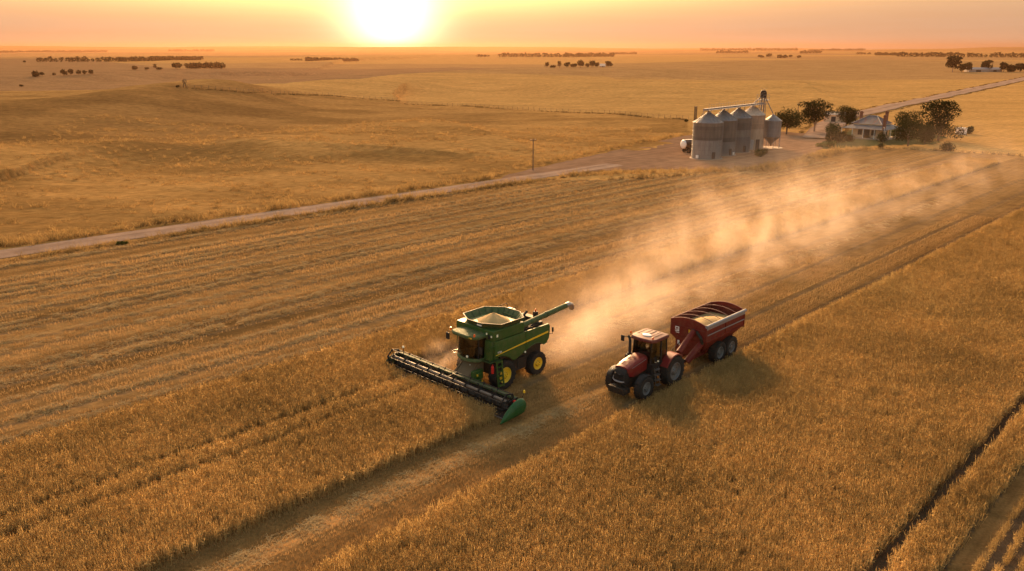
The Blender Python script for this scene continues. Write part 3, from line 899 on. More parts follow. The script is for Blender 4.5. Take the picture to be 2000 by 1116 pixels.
b = MB(); b.box(.90, .97, .25, .62, 4.05, 4.12); b.box(-2.36, -2.30, -.5, .6, 3.98, 4.2); b.each('tank_lamp', M['white'], cmb)

# engine deck behind the tank
b = MB()
b.box(-3.9, -2.0, -1.5, 1.2, 3.12, 3.34, 0)
b.box(-3.2, -2.35, -1.5, -.3, 3.34, 3.80, 0); b.lathe([(.42, 0), (.42, .12), (.36, .16), (.0, .16)], 24, 1, 'z', (-2.85, -.75, 3.80))
b.tube([(-2.7, .7, 3.3), (-2.7, .7, 3.95), (-2.95, .7, 4.1)], .09, 10, 0)
b.box(-3.75, -3.3, -.3, 1.0, 3.34, 3.62, 0)
for k in range(6): b.tube([(-.4 - k * .5, 1.30, 3.30), (-.62 - k * .5, 1.52, 3.32)], .05, 6, 0)
b.tube([(-2.0, -1.45, 3.75), (-2.6, -1.5, 4.05), (-3.4, -1.5, 4.05), (-3.6, -1.5, 3.4)], .025, 6, 0)
b.tube([(-2.3, -.2, 3.95), (-2.6, -.3, 4.15), (-2.9, -.3, 4.15), (-3.1, -.3, 3.95)], .03, 6, 0)
b.build('engine_deck', [M['dark'], M['steel']], cmb, bevel=.02)
b = MB(); b.box(-2.32, -1.98, -1.2, 1.1, 3.34, 4.0); b.build('engine_cover', M['greenpale'], cmb, bevel=.03)
# unloading auger
AUG = [(.05, 1.30, 3.34), (-.18, 1.42, 3.44), (-.5, 1.44, 3.52), (-3.9, 1.44, 3.83), (-5.9, 1.44, 3.99)]
b = MB(); b.tube(AUG, [.2, .2, .185, .175, .17], 16, 0)
b.lathe([(.19, -.04), (.205, -.04), (.205, .04), (.19, .04)], 16, 1, 'x', (-3.9, 1.44, 3.83))
b.bar((-1.5, 1.2, 3.3), (-1.5, 1.44, 3.45), .12, .08, 1)
au = b.build('unloading_auger', [M['greenpale'], M['greendark']], cmb)
b = MB(); b.tube([(-5.85, 1.44, 3.985), (-6.15, 1.44, 4.0), (-6.38, 1.44, 3.90), (-6.5, 1.44, 3.62)], [.175, .19, .19, .16], 14, 0); b.build('auger_spout', M['steel'], au)

# cab
def cabring(k, z, dx=0): 
    P = [(.92, -1.02), (1.30, -.98), (1.58, -.80), (1.78, -.45), (1.86, 0), (1.78, .45), (1.58, .78), (1.30, .94), (.92, .98)]
    return [(.9 + (x - .9) * k + dx * (x - .9), y * k, z) for x, y in P]
b = MB(); b.loft([cabring(.98, 2.16), cabring(1.02, 2.7, .04), cabring(1.0, 3.46, -.06)], 0)
cab = b.build('cab', M['glass'], cmb, sharp=60)
b = MB(); b.loft([cabring(1.0, 1.94), cabring(1.05, 1.98), cabring(1.06, 2.10), cabring(1.02, 2.17)], 0); b.build('cab_base', M['greenpale'], cab)
b = MB()
for x, y, x2, y2 in [(1.47, .87, 1.42, .86), (1.47, -.9, 1.42, -.9), (.96, 1.0, .96, .98), (.96, -1.03, .96, -1.02)]:
    b.bar((x, y, 2.15), (x2, y2, 3.46), .07, .07)
b.each('pillar', M['black'], cab)
roofp = [(.35, -1.18), (1.72, -1.2), (1.92, -.9), (1.97, -.3), (1.95, .35), (1.80, .88), (1.62, 1.05), (.35, 1.1)]
def rr_(k, z): return [(1.1 + (x - 1.1) * k, y * k, z) for x, y in roofp]
b = MB(); b.loft([rr_(.97, 3.44), rr_(1.0, 3.50), rr_(1.0, 3.57), rr_(.94, 3.64), rr_(.6, 3.68)], 0)
for y in (-.55, -.18, .2, .55): b.box(.45, 1.7, y - .012, y + .012, 3.655, 3.675, 1)
rf = b.build('cab_roof', [M['greenpale'], M['greendark']], cab, sharp=30)
b = MB()
b.box(1.05, 1.5, -.32, .25, 2.2, 2.66, 0); b.box(.98, 1.12, -.32, .25, 2.6, 3.25, 0); b.box(1.0, 1.5, .38, .62, 2.2, 2.85, 0)
b.tube([(1.62, -.03, 2.2), (1.52, -.03, 2.72)], .035, 8, 0); b.lathe([(.17, 0), (.19, .015), (.17, .03)], 18, 0, 'x', (1.5, -.03, 2.76)); b.box(.915, .95, -.95, .92, 2.2, 3.42, 0)
b.build('cab_seat', M['seat'], cab)
b = MB()
for y in (-.78, -.6, .5, .68): b.box(1.86, 1.9, y - .06, y + .06, 3.49, 3.56)
b.each('work_light', M['yellow'], rf)
b = MB()
for x, y in [(1.78, -1.2), (1.72, .82)]:
    b.lathe([(.055, 3.60), (.06, 3.63), (.06, 3.73), (.04, 3.78), (.0, 3.78)], 12, 0, 'z', (x, y, 0))
b.lathe([(.055, 3.98), (.06, 4.0), (.06, 4.12), (.03, 4.15), (.0, 4.15)], 12, 0, 'z', (-3.6, .85, 0))
b.each('beacon', M['orange'], cmb)
b = MB(); b.box(-3.72, -3.48, .72, .98, 3.62, 3.98); b.build('air_stack', M['dark'], cmb, bevel=.02)
for sg, nm in ((-1, 0), (1, 1)):
    b = MB(); y = 1.32 * sg
    if sg < 0:
        b.tube([(1.75, -1.05, 3.52), (1.9, -1.34, 3.55), (1.92, -1.36, 3.42)], .02, 6); b.box(1.84, 1.92, -1.5, -1.24, 3.0, 3.42)
    else:
        b.tube([(1.2, .95, 2.2), (1.6, 1.2, 2.35), (1.62, 1.22, 2.6)], .02, 6); b.box(1.56, 1.63, 1.1, 1.34, 2.6, 3.02)
    b.each('mirror', M['black'], cmb, bevel=.02)
b = MB(); b.lathe([(.075, 0), (.08, .04), (.03, .09), (.0, .09)], 12, 0, 'x', (1.86, .34, 2.3)); b.lathe([(.03, 0), (.01, .03)], 8, 0, 'x', (1.9, .6, 1.85)); b.each('headlight', M['whitelens'], cmb)
b = MB(); b.tube([(1.0, -1.1, 2.2), (1.5, -1.35, 2.15), (1.5, -1.35, 2.0), (1.0, -1.1, 2.0)], .02, 6)
for x in (.55, 1.25): b.tube([(x, 1.62, 2.1), (x, 1.68, 3.05)], .018, 6)
b.tube([(.55, 1.68, 3.05), (1.25, 1.68, 3.05)], .018, 6); b.tube([(1.25, 1.05, 2.1), (1.25, 1.68, 3.05)], .018, 6)
b.each('handrail', M['green'], cmb)
b = MB(); b.box(.42, 1.32, .95, 1.72, 2.03, 2.09); b.build('platform', M['greendark'], cmb, bevel=.01)
b = MB()
for x in (.42, .86): b.bar((x, 1.80, 2.08), (x, 1.98, .45), .05, .1, 0, up=(1, 0, 0))
for k in range(6): 
    z = .55 + k * .29; y = 1.965 - .11 * (z - .55)
    b.box(.42, .86, y - .09, y + .09, z - .02, z + .02)
b.build('ladder', M['green'], cmb)
b = MB(); b.lathe([(.0, 1.35), (.085, 1.36), (.09, 1.40), (.09, 1.78), (.06, 1.84), (.03, 1.86), (.03, 1.92), (.0, 1.92)], 14, 0, 'z', (1.08, 1.68, 0)); b.build('fire_extinguisher', M['redlens'], cmb)
b = MB()
b.tube([(-4.1, 1.2, 2.45), (-4.75, 1.3, 2.30), (-4.75, 1.3, 2.5)], .018, 6); b.box(-4.79, -4.71, 1.26, 1.36, 2.45, 2.75)
b.prism([(-3.9, 2.0), (-4.6, 1.72), (-4.6, 1.66), (-3.9, 1.8)], -1.0, 1.0)
b.build('tail_bracket', M['dark'], cmb)

wheel(cmb, 0, 1.42, .93, .66, .50, M['yellow'], 1, 20); wheel(cmb, 0, -1.42, .93, .66, .50, M['yellow'], -1, 20)
wheel(cmb, -3.1, 1.32, .78, .55, .40, M['yellow'], 1, 18); wheel(cmb, -3.1, -1.32, .78, .55, .40, M['yellow'], -1, 18)

# feeder house
b = MB(); b.loft([[(.9, -.72, 1.2), (.9, .72, 1.2), (.9, .72, 2.0), (.9, -.72, 2.0)], [(2.15, -.74, .42), (2.15, .74, .42), (2.15, .74, 1.02), (2.15, -.74, 1.02)]], 0)
for y in (-.6, .6): b.bar((1.0, y, 2.02), (2.1, y, 1.06), .06, .05, 0)
b.build('feeder_house', mat('dusty_tan_panel', (.12, .085, .045), .8, 0, .25, 2), cmb)
b = MB(); b.box(1.2, 2.0, .76, 1.0, .9, 1.5); b.box(1.5, 1.9, .76, 1.15, .6, 1.0); b.lathe([(.2, 0), (.2, .08), (.02, .08)], 14, 0, 'y', (1.55, 1.02, 1.25)); b.each('drive_cover', M['green'], cmb, bevel=.02)
b = MB(); b.box(1.7, 1.78, 1.02, 1.1, 1.2, 1.32); b.box(1.42, 1.5, 1.16, 1.2, .8, .9); b.each('warning_plate', M['yellow'], cmb)

# header
HY0, HY1 = -5.72, 4.78
b = MB()
b.prism([(2.02, .96), (2.12, 1.10), (2.30, 1.08), (2.30, .98), (2.16, .90)], HY0, HY1, mi=0)
b.box(2.10, 2.16, HY0, HY1, .25, .95, 1)
b.prism([(2.1, .20), (2.1, .26), (3.05, .13), (3.22, .10), (3.05, .09)], HY0, HY1, mi=1)
for k in range(40):
    y = HY0 + .1 + k * (HY1 - HY0 - .2) / 39
    b.bar((2.18, y, .30), (2.18, y, .92), .02, .03, 1)
hd = b.build('header', [M['greenpale'], M['dark']], cmb)
b = MB(); b.tube([(2.5, HY0 + .1, .46), (2.5, HY1 - .1, .46)], .17, 14, 0)
for k in range(90):
    f = k / 89; y = HY0 + .15 + f * (HY1 - HY0 - .3); a = f * 2 * math.pi * 15 * (1 if f < .5 else -1)
    b.bar((2.5 + .16 * math.cos(a), y, .46 + .16 * math.sin(a)), (2.5 + .28 * math.cos(a), y, .46 + .28 * math.sin(a)), .14, .015, 0, up=(0, 1, 0))
b.build('crop_auger', M['dark'], hd)
RC = (2.80, .98); RR = .52
b = MB(); b.tube([(RC[0], HY0 + .12, RC[1]), (RC[0], HY1 - .12, RC[1])], .095, 14, 0); b.build('reel_tube', mat('reel_metal', (.15, .12, .10), .5, .15, .2, 3, .25), hd)
ys = [HY0 + .14] + [HY0 + .14 + k * (HY1 - HY0 - .28) / 9 for k in range(1, 9)] + [HY1 - .14]
for k in range(6):
    a = k * math.pi / 3 + .26
    px_, pz_ = RC[0] + RR * math.cos(a), RC[1] + RR * math.sin(a)
    b = MB(); b.tube([(px_, HY0 + .14, pz_), (px_, HY1 - .14, pz_)], .024, 6, 0)
    for q in range(84):
        y = HY0 + .2 + q * (HY1 - HY0 - .4) / 83
        b.add([(px_ - .006, y - .008, pz_), (px_ + .006, y + .008, pz_), (px_ + .035, y, pz_ - .22)], [(0, 1, 2)], 1)
    b.build('reel_bat', [mat('bat_metal', (.05, .04, .033), .6, 0, .2, 3) if k == 0 else bpy.data.materials['bat_metal'], M['black']], hd)
for i, y in enumerate(ys):
    b = MB(); end = i in (0, 9)
    for k in range(6):
        a = k * math.pi / 3 + .26; a2 = a + math.pi / 3
        P = (RC[0] + RR * math.cos(a), y, RC[1] + RR * math.sin(a)); Q = (RC[0] + RR * math.cos(a2), y, RC[1] + RR * math.sin(a2))
        b.bar((RC[0], y, RC[1]), P, .05, .03, 0, up=(0, 1, 0))
        b.lathe([(.05, -.03), (.05, .03), (.0, .03)], 8, 0, 'y', (P[0], y, P[2]))
        if end: b.bar(P, Q, .09, .05, 0, up=(0, 1, 0))
        else:
            P2 = (RC[0] + .25 * math.cos(a + .5), y, RC[1] + .25 * math.sin(a + .5)); b.bar((RC[0], y, RC[1]), P2, .035, .03, 0, up=(0, 1, 0))
    b.lathe([(.14, -.04), (.14, .04), (.0, .04)], 12, 0, 'y', (RC[0], y, RC[1]))
    b.build('reel_spider', M['black'], hd)
b = MB()
for y in (HY0 + .02, HY1 - .02): b.bar((2.15, y, 1.1), (2.85, y, 1.02), .06, .07, 0); b.tube([(2.25, y, .75), (2.75, y, .95)], .03, 6, 0)
b.bar((2.1, -.4, 1.12), (2.85, -.4, 1.05), .06, .06, 0)
b.each('reel_arm', M['black'], hd)
b = MB(); b.box(3.14, 3.22, HY0, HY1, .085, .11)
for k in range(140):
    y = HY0 + .04 + k * (HY1 - HY0 - .08) / 139
    b.add([(3.2, y - .02, .1), (3.2, y + .02, .1), (3.32, y, .09), (3.2, y, .12)], [(0, 1, 3), (1, 2, 3), (2, 0, 3), (0, 2, 1)])
b.build('cutter_bar', M['steel'], hd)
def divider(y0, w, sgn, m, big):
    secs = [(1.86, .62, .30, .55), (2.0, .64, .46, .85), (2.3, .66, .52, 1.0), (2.7, .60, .47, 1.0), (3.05, .50, .40, .92), (3.4, .36, .28, .7), (3.68, .20, .12, .35), (3.82, .13, .04, .1)]
    rings = []
    for x, zc, hh, ww in secs:
        rr = []
        for k in range(14):
            a = 2 * math.pi * k / 14
            rr.append((x, y0 + sgn * w * (.5 + .5 * ww * math.cos(a) * (1 if math.cos(a) * sgn > 0 else .5)), max(.06, zc + hh * big * math.sin(a) * (1.0 if math.sin(a) > 0 else .95))))
        rings.append(rr)
    return MB().loft(rings, 0)
b = divider(HY1 + .02, .46, 1, None, 1.0); b.tube([(2.1, HY1 + .47, .86), (2.7, HY1 + .49, .80), (3.2, HY1 + .42, .56)], .022, 6, 0); b.each('crop_divider', M['divider'], hd, sharp=50)
b = divider(HY0 - .36, .34, 1, None, .85); b.each('crop_divider', M['greendark'], hd, sharp=50)
b = MB()
b.tube([(2.2, HY0 + .35, 1.08), (2.2, HY0 + .35, 1.45)], .022, 6, 0); b.lathe([(.0, 1.43), (.07, 1.46), (.08, 1.52), (.06, 1.58), (.0, 1.60)], 12, 1, 'z', (2.2, HY0 + .35, 0))
b.tube([(1.9, HY1 + .05, .95), (1.75, HY1 + .12, 1.3)], .02, 6, 0); b.lathe([(.0, 1.28), (.06, 1.30), (.065, 1.40), (.05, 1.46), (.0, 1.47)], 12, 2, 'z', (1.75, HY1 + .12, 0))
b.each('marker_light', [M['black'], M['whitelens'], M['yellow']], hd)
b = MB(); b.box(2.45, 2.62, HY1 + .05, HY1 + .22, .98, 1.08); b.build('red_reflector', M['redlens'], hd, bevel=.02)

# grain in the tank
rg_ = np.random.default_rng(3)
b = MB(); rings = []
for f in [0, .12, .25, .4, .55, .7, .85, 1.0]:
    k = max(f, .004); h = 4.38 - .66 * f ** 1.1
    rg2 = []
    for j in range(40):
        a = 2 * math.pi * j / 40
        # distance to the octagon in this direction
        t = 9
        for i in range(8):
            x0, y0 = rim[i][0] - tc[0], rim[i][1] - tc[1]; x1, y1 = rim[(i + 1) % 8][0] - tc[0], rim[(i + 1) % 8][1] - tc[1]
            dx, dy = math.cos(a), math.sin(a); den = dx * (y1 - y0) - dy * (x1 - x0)
            if abs(den) < 1e-9: continue
            tt = (x0 * (y1 - y0) - y0 * (x1 - x0)) / den; uu = (x0 * dy - y0 * dx) / den
            if tt > 0 and -1e-6 <= uu <= 1 + 1e-6: t = min(t, tt)
        t *= .785
        rg2.append((tc[0] - .1 * (1 - f) + t * k * math.cos(a), tc[1] - .1 * (1 - f) + t * k * math.sin(a), h + rg_.normal(0, .008)))
    rings.append(rg2)
b.loft(rings[::-1], 0, cap=True)
g = b.build('grain_heap', M['grain'], None, sharp=80); g.location = (cx, cy, 0); g.rotation_euler = (0, 0, HEAD)
tag(g, 'peaked heap of golden grain filling the green harvester\'s open tank', 'grain')

# ============================================================ tractor
tx, ty = W(37.66, -26.62)
trc = thing('tractor', 'dark red tractor with black wheels pulling the red grain cart', 'tractor', (tx, ty, 0), HEAD)
b = MB()
b.box(-3.2, .75, -.33, .33, .62, 1.25); b.box(-3.3, -2.4, -.5, .5, .6, 1.5); b.bar((0, -.95, .72), (0, .95, .72), .26, .26); b.bar((-2.95, -1.0, .96), (-2.95, 1.0, .96), .34, .34)
b.box(-1.0, .1, -.62, -.34, .55, 1.0); b.box(-1.75, -.9, .36, .80, .55, 1.15); b.box(-1.75, -.9, -.80, -.36, .55, 1.15)
b.box(.75, 1.28, -.62, .62, .52, .80)
for k in range(9): b.box(1.1, 1.34, -.56 + k * .128, -.56 + k * .128 + .1, .48, .86)
b.bar((-3.2, 0, .55), (-3.95, 0, .5), .12, .08)
b.build('chassis', M['dark'], trc, bevel=.015)
# hood: lofted nose
def hs(x, w, zt, zb, sh=.16):
    return [(x, -w, zb), (x, -w * 1.02, zt - sh), (x, -w * .86, zt - .05), (x, -w * .45, zt), (x, w * .45, zt), (x, w * .86, zt - .05), (x, w * 1.02, zt - sh), (x, w, zb)]
b = MB(); b.loft([hs(-1.15, .44, 2.30, 1.45), hs(-.95, .46, 2.36, 1.42), hs(-.4, .47, 2.32, 1.36), (hs(.2, .47, 2.22, 1.30)), hs(.62, .465, 2.11, 1.42), hs(.84, .45, 2.035, 1.78, .1)], 0)
hood = b.build('hood', M['red'], trc, sharp=32)
b = MB()
b.loft([hs(.60, .42, 2.00, 1.0), hs(.86, .415, 1.95, 1.0, .1), hs(.98, .40, 1.84, 1.02, .1), hs(1.07, .375, 1.62, 1.05, .1), hs(1.125, .345, 1.30, 1.10, .08)], 0)
for k in range(6): b.box(1.06, 1.128, -.3, .3, 1.30 + k * .07, 1.325 + k * .07, 0)
b.build('grille', M['black'], hood, sharp=40)
b = MB(); b.tube([(1.0, -.44, 1.42), (1.08, -.41, 1.24), (1.15, -.24, 1.19), (1.17, 0, 1.18), (1.15, .24, 1.19), (1.09, .40, 1.22)], [.02, .035, .045, .05, .045, .035], 8); b.each('headlight', M['silver'], hood)
b = MB()
for x0, x1 in ((-.30, .02), (.30, .64)):
    top = lambda x: float(np.interp(x, [-.4, .2, .62, .84], [2.32, 2.22, 2.11, 2.035])) + .008
    b.loft([[(x0, -.205, top(x0)), (x0, .205, top(x0)), (x0, .205, top(x0) - .03), (x0, -.205, top(x0) - .03)], [(x1, -.20, top(x1)), (x1, .20, top(x1)), (x1, .20, top(x1) - .03), (x1, -.20, top(x1) - .03)]])
b.each('hood_vent', mat('vent_mesh', (.10, .012, .010), .7), hood)
b = MB()
for sg in (1, -1): b.bar((-.95, .482 * sg, 2.12), (.45, .488 * sg, 1.92), .012, .03, 0)
b.bar((1.075, -.1, 1.60), (1.075, .1, 1.60), .02, .03, 0)
b.each('trim_badge', M['silver'], hood)
# cab
def tr_ring(k, z, dx0=0, dx1=0):
    P = [(-2.62 + dx0, -.78), (-1.5, -.82), (-1.16 + dx1, -.62), (-1.10 + dx1, 0), (-1.16 + dx1, .62), (-1.5, .82), (-2.62 + dx0, .78)]
    return [(x, y * k, z) for x, y in P]
b = MB(); b.loft([tr_ring(.98, 1.72), tr_ring(1.04, 2.3, -.03, .06), tr_ring(.98, 3.14, .02, -.10)], 0)
tcab = b.build('cab', M['glass'], trc, sharp=50)
b = MB()
for x0, y0, x1, y1 in [(-1.16, .64, -1.25, .62), (-1.16, -.64, -1.25, -.62), (-1.95, .85, -1.95, .82), (-2.62, .80, -2.60, .77), (-2.62, -.80, -2.60, -.77), (-1.95, -.85, -1.95, -.82)]:
    b.bar((x0, y0, 1.70), (x1, y1, 3.16), .075, .085)
b.box(-2.64, -1.1, -.86, .86, 1.60, 1.78); b.box(-2.4, -1.1, -.8, .8, 1.1, 1.62); b.bar((-1.12, -.6, 2.3), (-1.12, .6, 2.3), .04, .06)
b.each('pillar', M['black'], tcab)
def tr_roof(k, z): 
    P = [(-2.78, -.80), (-2.70, -.88), (-1.35, -.90), (-1.02, -.72), (-.95, 0), (-1.02, .72), (-1.35, .90), (-2.70, .88), (-2.78, .80), (-2.8, 0)]
    return [(-1.9 + (x + 1.9) * k, y * k, z) for x, y in P]
b = MB(); b.loft([tr_roof(.96, 3.12), tr_roof(1.0, 3.17), tr_roof(1.0, 3.25), tr_roof(.95, 3.33), tr_roof(.7, 3.37)], 0)
for y in (-.6, -.3, 0, .3, .6): b.box(-2.6, -1.5, y - .05, y + .05, 3.335 + .035 - abs(y) * .05, 3.40 - abs(y) * .05, 0)
trf = b.build('cab_roof', mat('faded_red_roof', (.10, .012, .010), .65, 0, .2, 2, .25, (.34, .22, .15), coat=.2), tcab, sharp=30)
b = MB(); b.loft([[(-1.55 + .22 * math.cos(a), .05 + .30 * math.sin(a), z) for a in [k * math.pi / 8 for k in range(16)]] for z in (3.35, 3.42)] + [[(-1.55 + .15 * math.cos(a), .05 + .2 * math.sin(a), 3.45) for a in [k * math.pi / 8 for k in range(16)]]], 0); b.build('roof_antenna', M['white'], trf)
b = MB()
b.box(-2.35, -1.9, -.25, .25, 1.8, 2.2, 0); b.box(-2.42, -2.28, -.25, .25, 2.15, 2.8, 0); b.tube([(-1.3, 0, 1.8), (-1.5, 0, 2.3)], .04, 8, 0); b.lathe([(.17, 0), (.19, .015), (.17, .03)], 18, 0, 'x', (-1.52, 0, 2.34)); b.box(-2.2, -1.5, -.62, -.4, 1.8, 2.3, 0)
b.build('cab_seat', M['seat'], tcab)
b = MB()
b.tube([(-.92, -.72, 1.30), (-.92, -.72, 3.0), (-.95, -.78, 3.14), (-1.02, -.92, 3.22)], [.10, .085, .08, .075], 12, 0)
b.tube([(-.92, -.72, 1.70), (-.92, -.72, 2.25)], .15, 12, 0); b.box(-1.05, -.78, -.95, -.6, 1.8, 2.1, 0)
b.build('exhaust_stack', M['black'], trc)
for sg in (-1, 1):
    b = MB(); y = sg
    b.tube([(-1.2, .78 * y, 3.12), (-.95, 1.25 * y, 3.14)] if y < 0 else [(-1.2, .80, 2.2), (-1.1, 1.02, 2.2)], .022, 6)
    if y < 0: b.box(-.98, -.92, -1.42, -1.18, 2.84, 3.2)
    else: b.box(-1.12, -1.06, .98, 1.10, 2.05, 2.35)
    b.each('mirror', M['black'], trc, bevel=.02)
b = MB()
for x, y in [(-1.25, -.92), (-1.2, .72)]:
    b.tube([(x, y, 3.2), (x, y, 3.38)], .015, 6, 1); b.lathe([(.05, 3.36), (.055, 3.39), (.05, 3.49), (.0, 3.51)], 12, 0, 'z', (x, y, 0))
b.each('beacon', [M['orange'], M['black']], trc)
b = MB()
for x, y, z in [(-1.3, .93, 1.98), (-1.55, .95, 1.95), (.4, -.98, 1.45)]: b.lathe([(.055, 0), (.06, .04), (.0, .06)], 10, 0, 'x', (x, y, z))
b.each('work_light', M['whitelens'], trc)
def arc_fender(cx_, cz_, r, a0, a1, y0, y1, th, n=14):
    b = MB(); P = []; Q = []
    for k in range(n + 1):
        a = a0 + (a1 - a0) * k / n; P.append((cx_ + r * math.cos(a), cz_ + r * math.sin(a))); Q.append((cx_ + (r + th) * math.cos(a), cz_ + (r + th) * math.sin(a)))
    rings = [[(p[0], y0, p[1]), (p[0], y1, p[1]), (q[0], y1 - .03 * (1 if y1 > y0 else -1), q[1]), (q[0], y0, q[1])] for p, q in zip(P, Q)]
    return b.loft(rings, 0)
for sg in (1, -1):
    b = arc_fender(-2.95, .96, 1.06, R(28), R(138), .66 * sg, 1.33 * sg, .07); b.add([(-2.95 + 1.06 * math.cos(R(a)), .7 * sg, .96 + 1.06 * math.sin(R(a))) for a in range(28, 139, 10)] + [(-2.95, .7 * sg, 1.2)], [tuple(range(13))]); b.build('fender', M['red'], trc, sharp=50)
    b = arc_fender(0, .72, .79, R(35), R(140), .86 * sg, 1.24 * sg, .025); b.each('mudguard', M['black'], trc, sharp=50)
b = MB()
for sg in (1, -1):
    for k in range(4): b.box(-1.75, -1.35, sg * (.86 + .05 * (3 - k)) - .12, sg * (.86 + .05 * (3 - k)) + .12, .42 + k * .32, .45 + k * .32)
    b.bar((-1.76, .86 * sg, 1.5), (-1.76, 1.0 * sg, .4), .03, .03); b.bar((-1.34, .86 * sg, 1.5), (-1.34, 1.0 * sg, .4), .03, .03)
b.each('step', M['steel'], trc)
for sg in (1, -1):
    wheel(trc, 0, 1.05 * sg, .73, .50, .40, M['rimgrey'], sg, 20); wheel(trc, -2.95, 1.05 * sg, .98, .62, .56, M['rimgrey'], sg, 22, dish=.2)

# ============================================================ grain cart (same frame as the tractor)
crt = thing('grain_cart', 'red grain cart on two pairs of wheels with a silver side tarp, behind tractor', 'grain cart', (tx, ty, 0), HEAD)
X0, X1, HW = -6.3, -11.15, 1.30
def cs(k, z, x0=X0, x1=X1): return [(x0, -HW * k, z), (x0, HW * k, z), (x1, HW * k, z), (x1, -HW * k, z)]
b = MB()
b.loft([cs(.50, .95, -7.0, -9.9), cs(.72, 1.35, -6.75, -10.2), cs(1.0, 1.95), cs(1.0, 3.0)], 0, cap=False)
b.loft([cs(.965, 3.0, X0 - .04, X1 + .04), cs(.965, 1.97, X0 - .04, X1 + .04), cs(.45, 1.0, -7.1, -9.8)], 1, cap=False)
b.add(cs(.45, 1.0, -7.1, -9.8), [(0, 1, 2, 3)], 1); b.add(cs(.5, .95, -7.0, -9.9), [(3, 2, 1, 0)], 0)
for x, q in ((X0, .03), (X1, -.03)):   # arched end boards
    n = 14; P = [(-HW + 2 * HW * k / n, 3.0 + .27 * (1 - (2 * k / n - 1) ** 2)) for k in range(n + 1)]
    poly = [(-HW, 2.98)] + P + [(HW, 2.98)]
    b.prism(poly, x - .02, x + .02, 'yz', 0)
for x0 in (-6.31, -8.7, -11.14): b.box(x0 - .03, x0 + .03, HW, HW + .05, 1.95, 3.0, 0); b.box(x0 - .03, x0 + .03, -HW - .05, -HW, 1.95, 3.0, 0)
for sg in (1, -1): b.bar((X0, (HW + .02) * sg, 1.97), (X1, (HW + .02) * sg, 1.97), .08, .09, 0)
b.box(X0 - .02, X0 + .05, -HW, HW, 2.62, 2.68, 0)
tub = b.build('hopper_box', [M['redcart'], M['reddark']], crt, sharp=25)
b = MB()
for k in range(1, 5):
    x = X0 + (X1 - X0) * k / 5
    b.tube([(x, -HW + 2 * HW * j / 12, 3.0 + .25 * (1 - (2 * j / 12 - 1) ** 2)) for j in range(13)], .020, 6)
b.build('tarp_bow', mat('bow_steel', (.24, .12, .09), .45, .3), crt)
b = MB(); b.tube([(X0 + .06, HW + .05, 3.02), (X1 - .03, HW + .05, 3.02)], .105, 12); b.box(X1, X0, HW + .02, HW + .06, 2.78, 2.95); b.build('roll_tarp', M['silver'], crt)
b = MB(); b.tube([(X0 + .02, -HW - .02, 3.03), (X1, -HW - .02, 3.03)], .03, 6); b.tube([(X0, -HW + 2 * HW * j / 12, 3.02 + .27 * (1 - (2 * j / 12 - 1) ** 2)) for j in range(13)], .022, 6); b.tube([(X1, -HW + 2 * HW * j / 12, 3.02 + .27 * (1 - (2 * j / 12 - 1) ** 2)) for j in range(13)], .022, 6); b.build('top_rail', mat('pale_red_rail', (.38, .16, .11), .45), crt)
b = MB(); b.box(X1 + .1, X0 - .1, HW + .055, HW + .075, 2.38, 2.45); b.build('reflective_stripe', M['silver'], crt)
b = MB()
x = X0 + .055
b.box(x, x + .012, -.95, -.66, 2.52, 2.58); b.box(x, x + .012, -.95, -.66, 2.26, 2.32); b.box(x, x + .012, -.72, -.66, 2.3, 2.54); b.box(x, x + .012, -.95, -.90, 2.38, 2.54); b.box(x, x + .012, -.86, -.74, 2.36, 2.42); b.box(x, x + .012, -.9, -.64, 2.16, 2.20)
b.build('white_logo', M['white'], crt)
b = MB(); b.box(x, x + .014, .05, .17, 2.34, 2.56); b.build('capacity_plate', M['yellow'], crt)
# lower front tub wall with the second plate
b = MB(); b.prism([(-.95, .75), (-.95, 1.9), (-1.2, 1.98), (1.0, 1.98), (.7, 1.3), (.35, .75)], X0 - .16, X0 - .06, 'yz'); b.build('front_wall', M['redcart'], crt)
b = MB(); b.box(X0 - .06, X0 - .045, -.80, -.66, 1.36, 1.62); b.box(X0 - .06, X0 - .045, -.68, -.60, 1.30, 1.42); b.each('warning_plate', M['white'], crt)
# frame and drawbar
b = MB()
for sg in (1, -1): b.bar((-5.2, .28 * sg, .62), (-10.6, .62 * sg, .80), .14, .2); b.bar((-7.6, .95 * sg, .72), (-10.4, .95 * sg, .72), .14, .16)
b.bar((-3.9, 0, .5), (-5.6, 0, .62), .2, .2); b.bar((-5.3, -.35, .64), (-5.3, .35, .64), .14, .16)
b.bar((-5.2, .28, .65), (-6.6, .75, 1.2), .1, .12); b.bar((-8.3, -1.0, .70), (-8.3, 1.0, .70), .16, .16); b.bar((-9.78, -1.0, .70), (-9.78, 1.0, .70), .16, .16)
for xx in (-7.4, -9.0, -10.3):
    for sg in (1, -1): b.bar((xx, .7 * sg, .8), (xx, 1.15 * sg, 1.95), .1, .1)
b.tube([(-4.4, .15, .75), (-4.6, .25, .35)], .05, 8)
b.build('drawbar_frame', M['redcart'], crt)
b = MB(); b.tube([(-6.22, .42, 2.52), (-4.62, .42, 1.52)], .19, 16, 0); b.build('folding_auger', M['redcart'], crt)
b = MB(); b.tube([(-6.62, .95, 1.90), (-5.42, .55, .72)], .21, 16, 0); b.lathe([(.25, -.03), (.25, .03)], 14, 0, 'x', (-6.0, .75, 1.28)); b.build('lower_auger', M['redcart'], crt)
b = MB(); b.tube([(-6.21, .42, 2.52), (-6.27, .42, 2.555)], .165, 14, 0); b.tube([(-6.28, .62, 2.55), (-6.2, 1.0, 2.2), (-6.35, 1.05, 1.8)], .10, 8, 0)
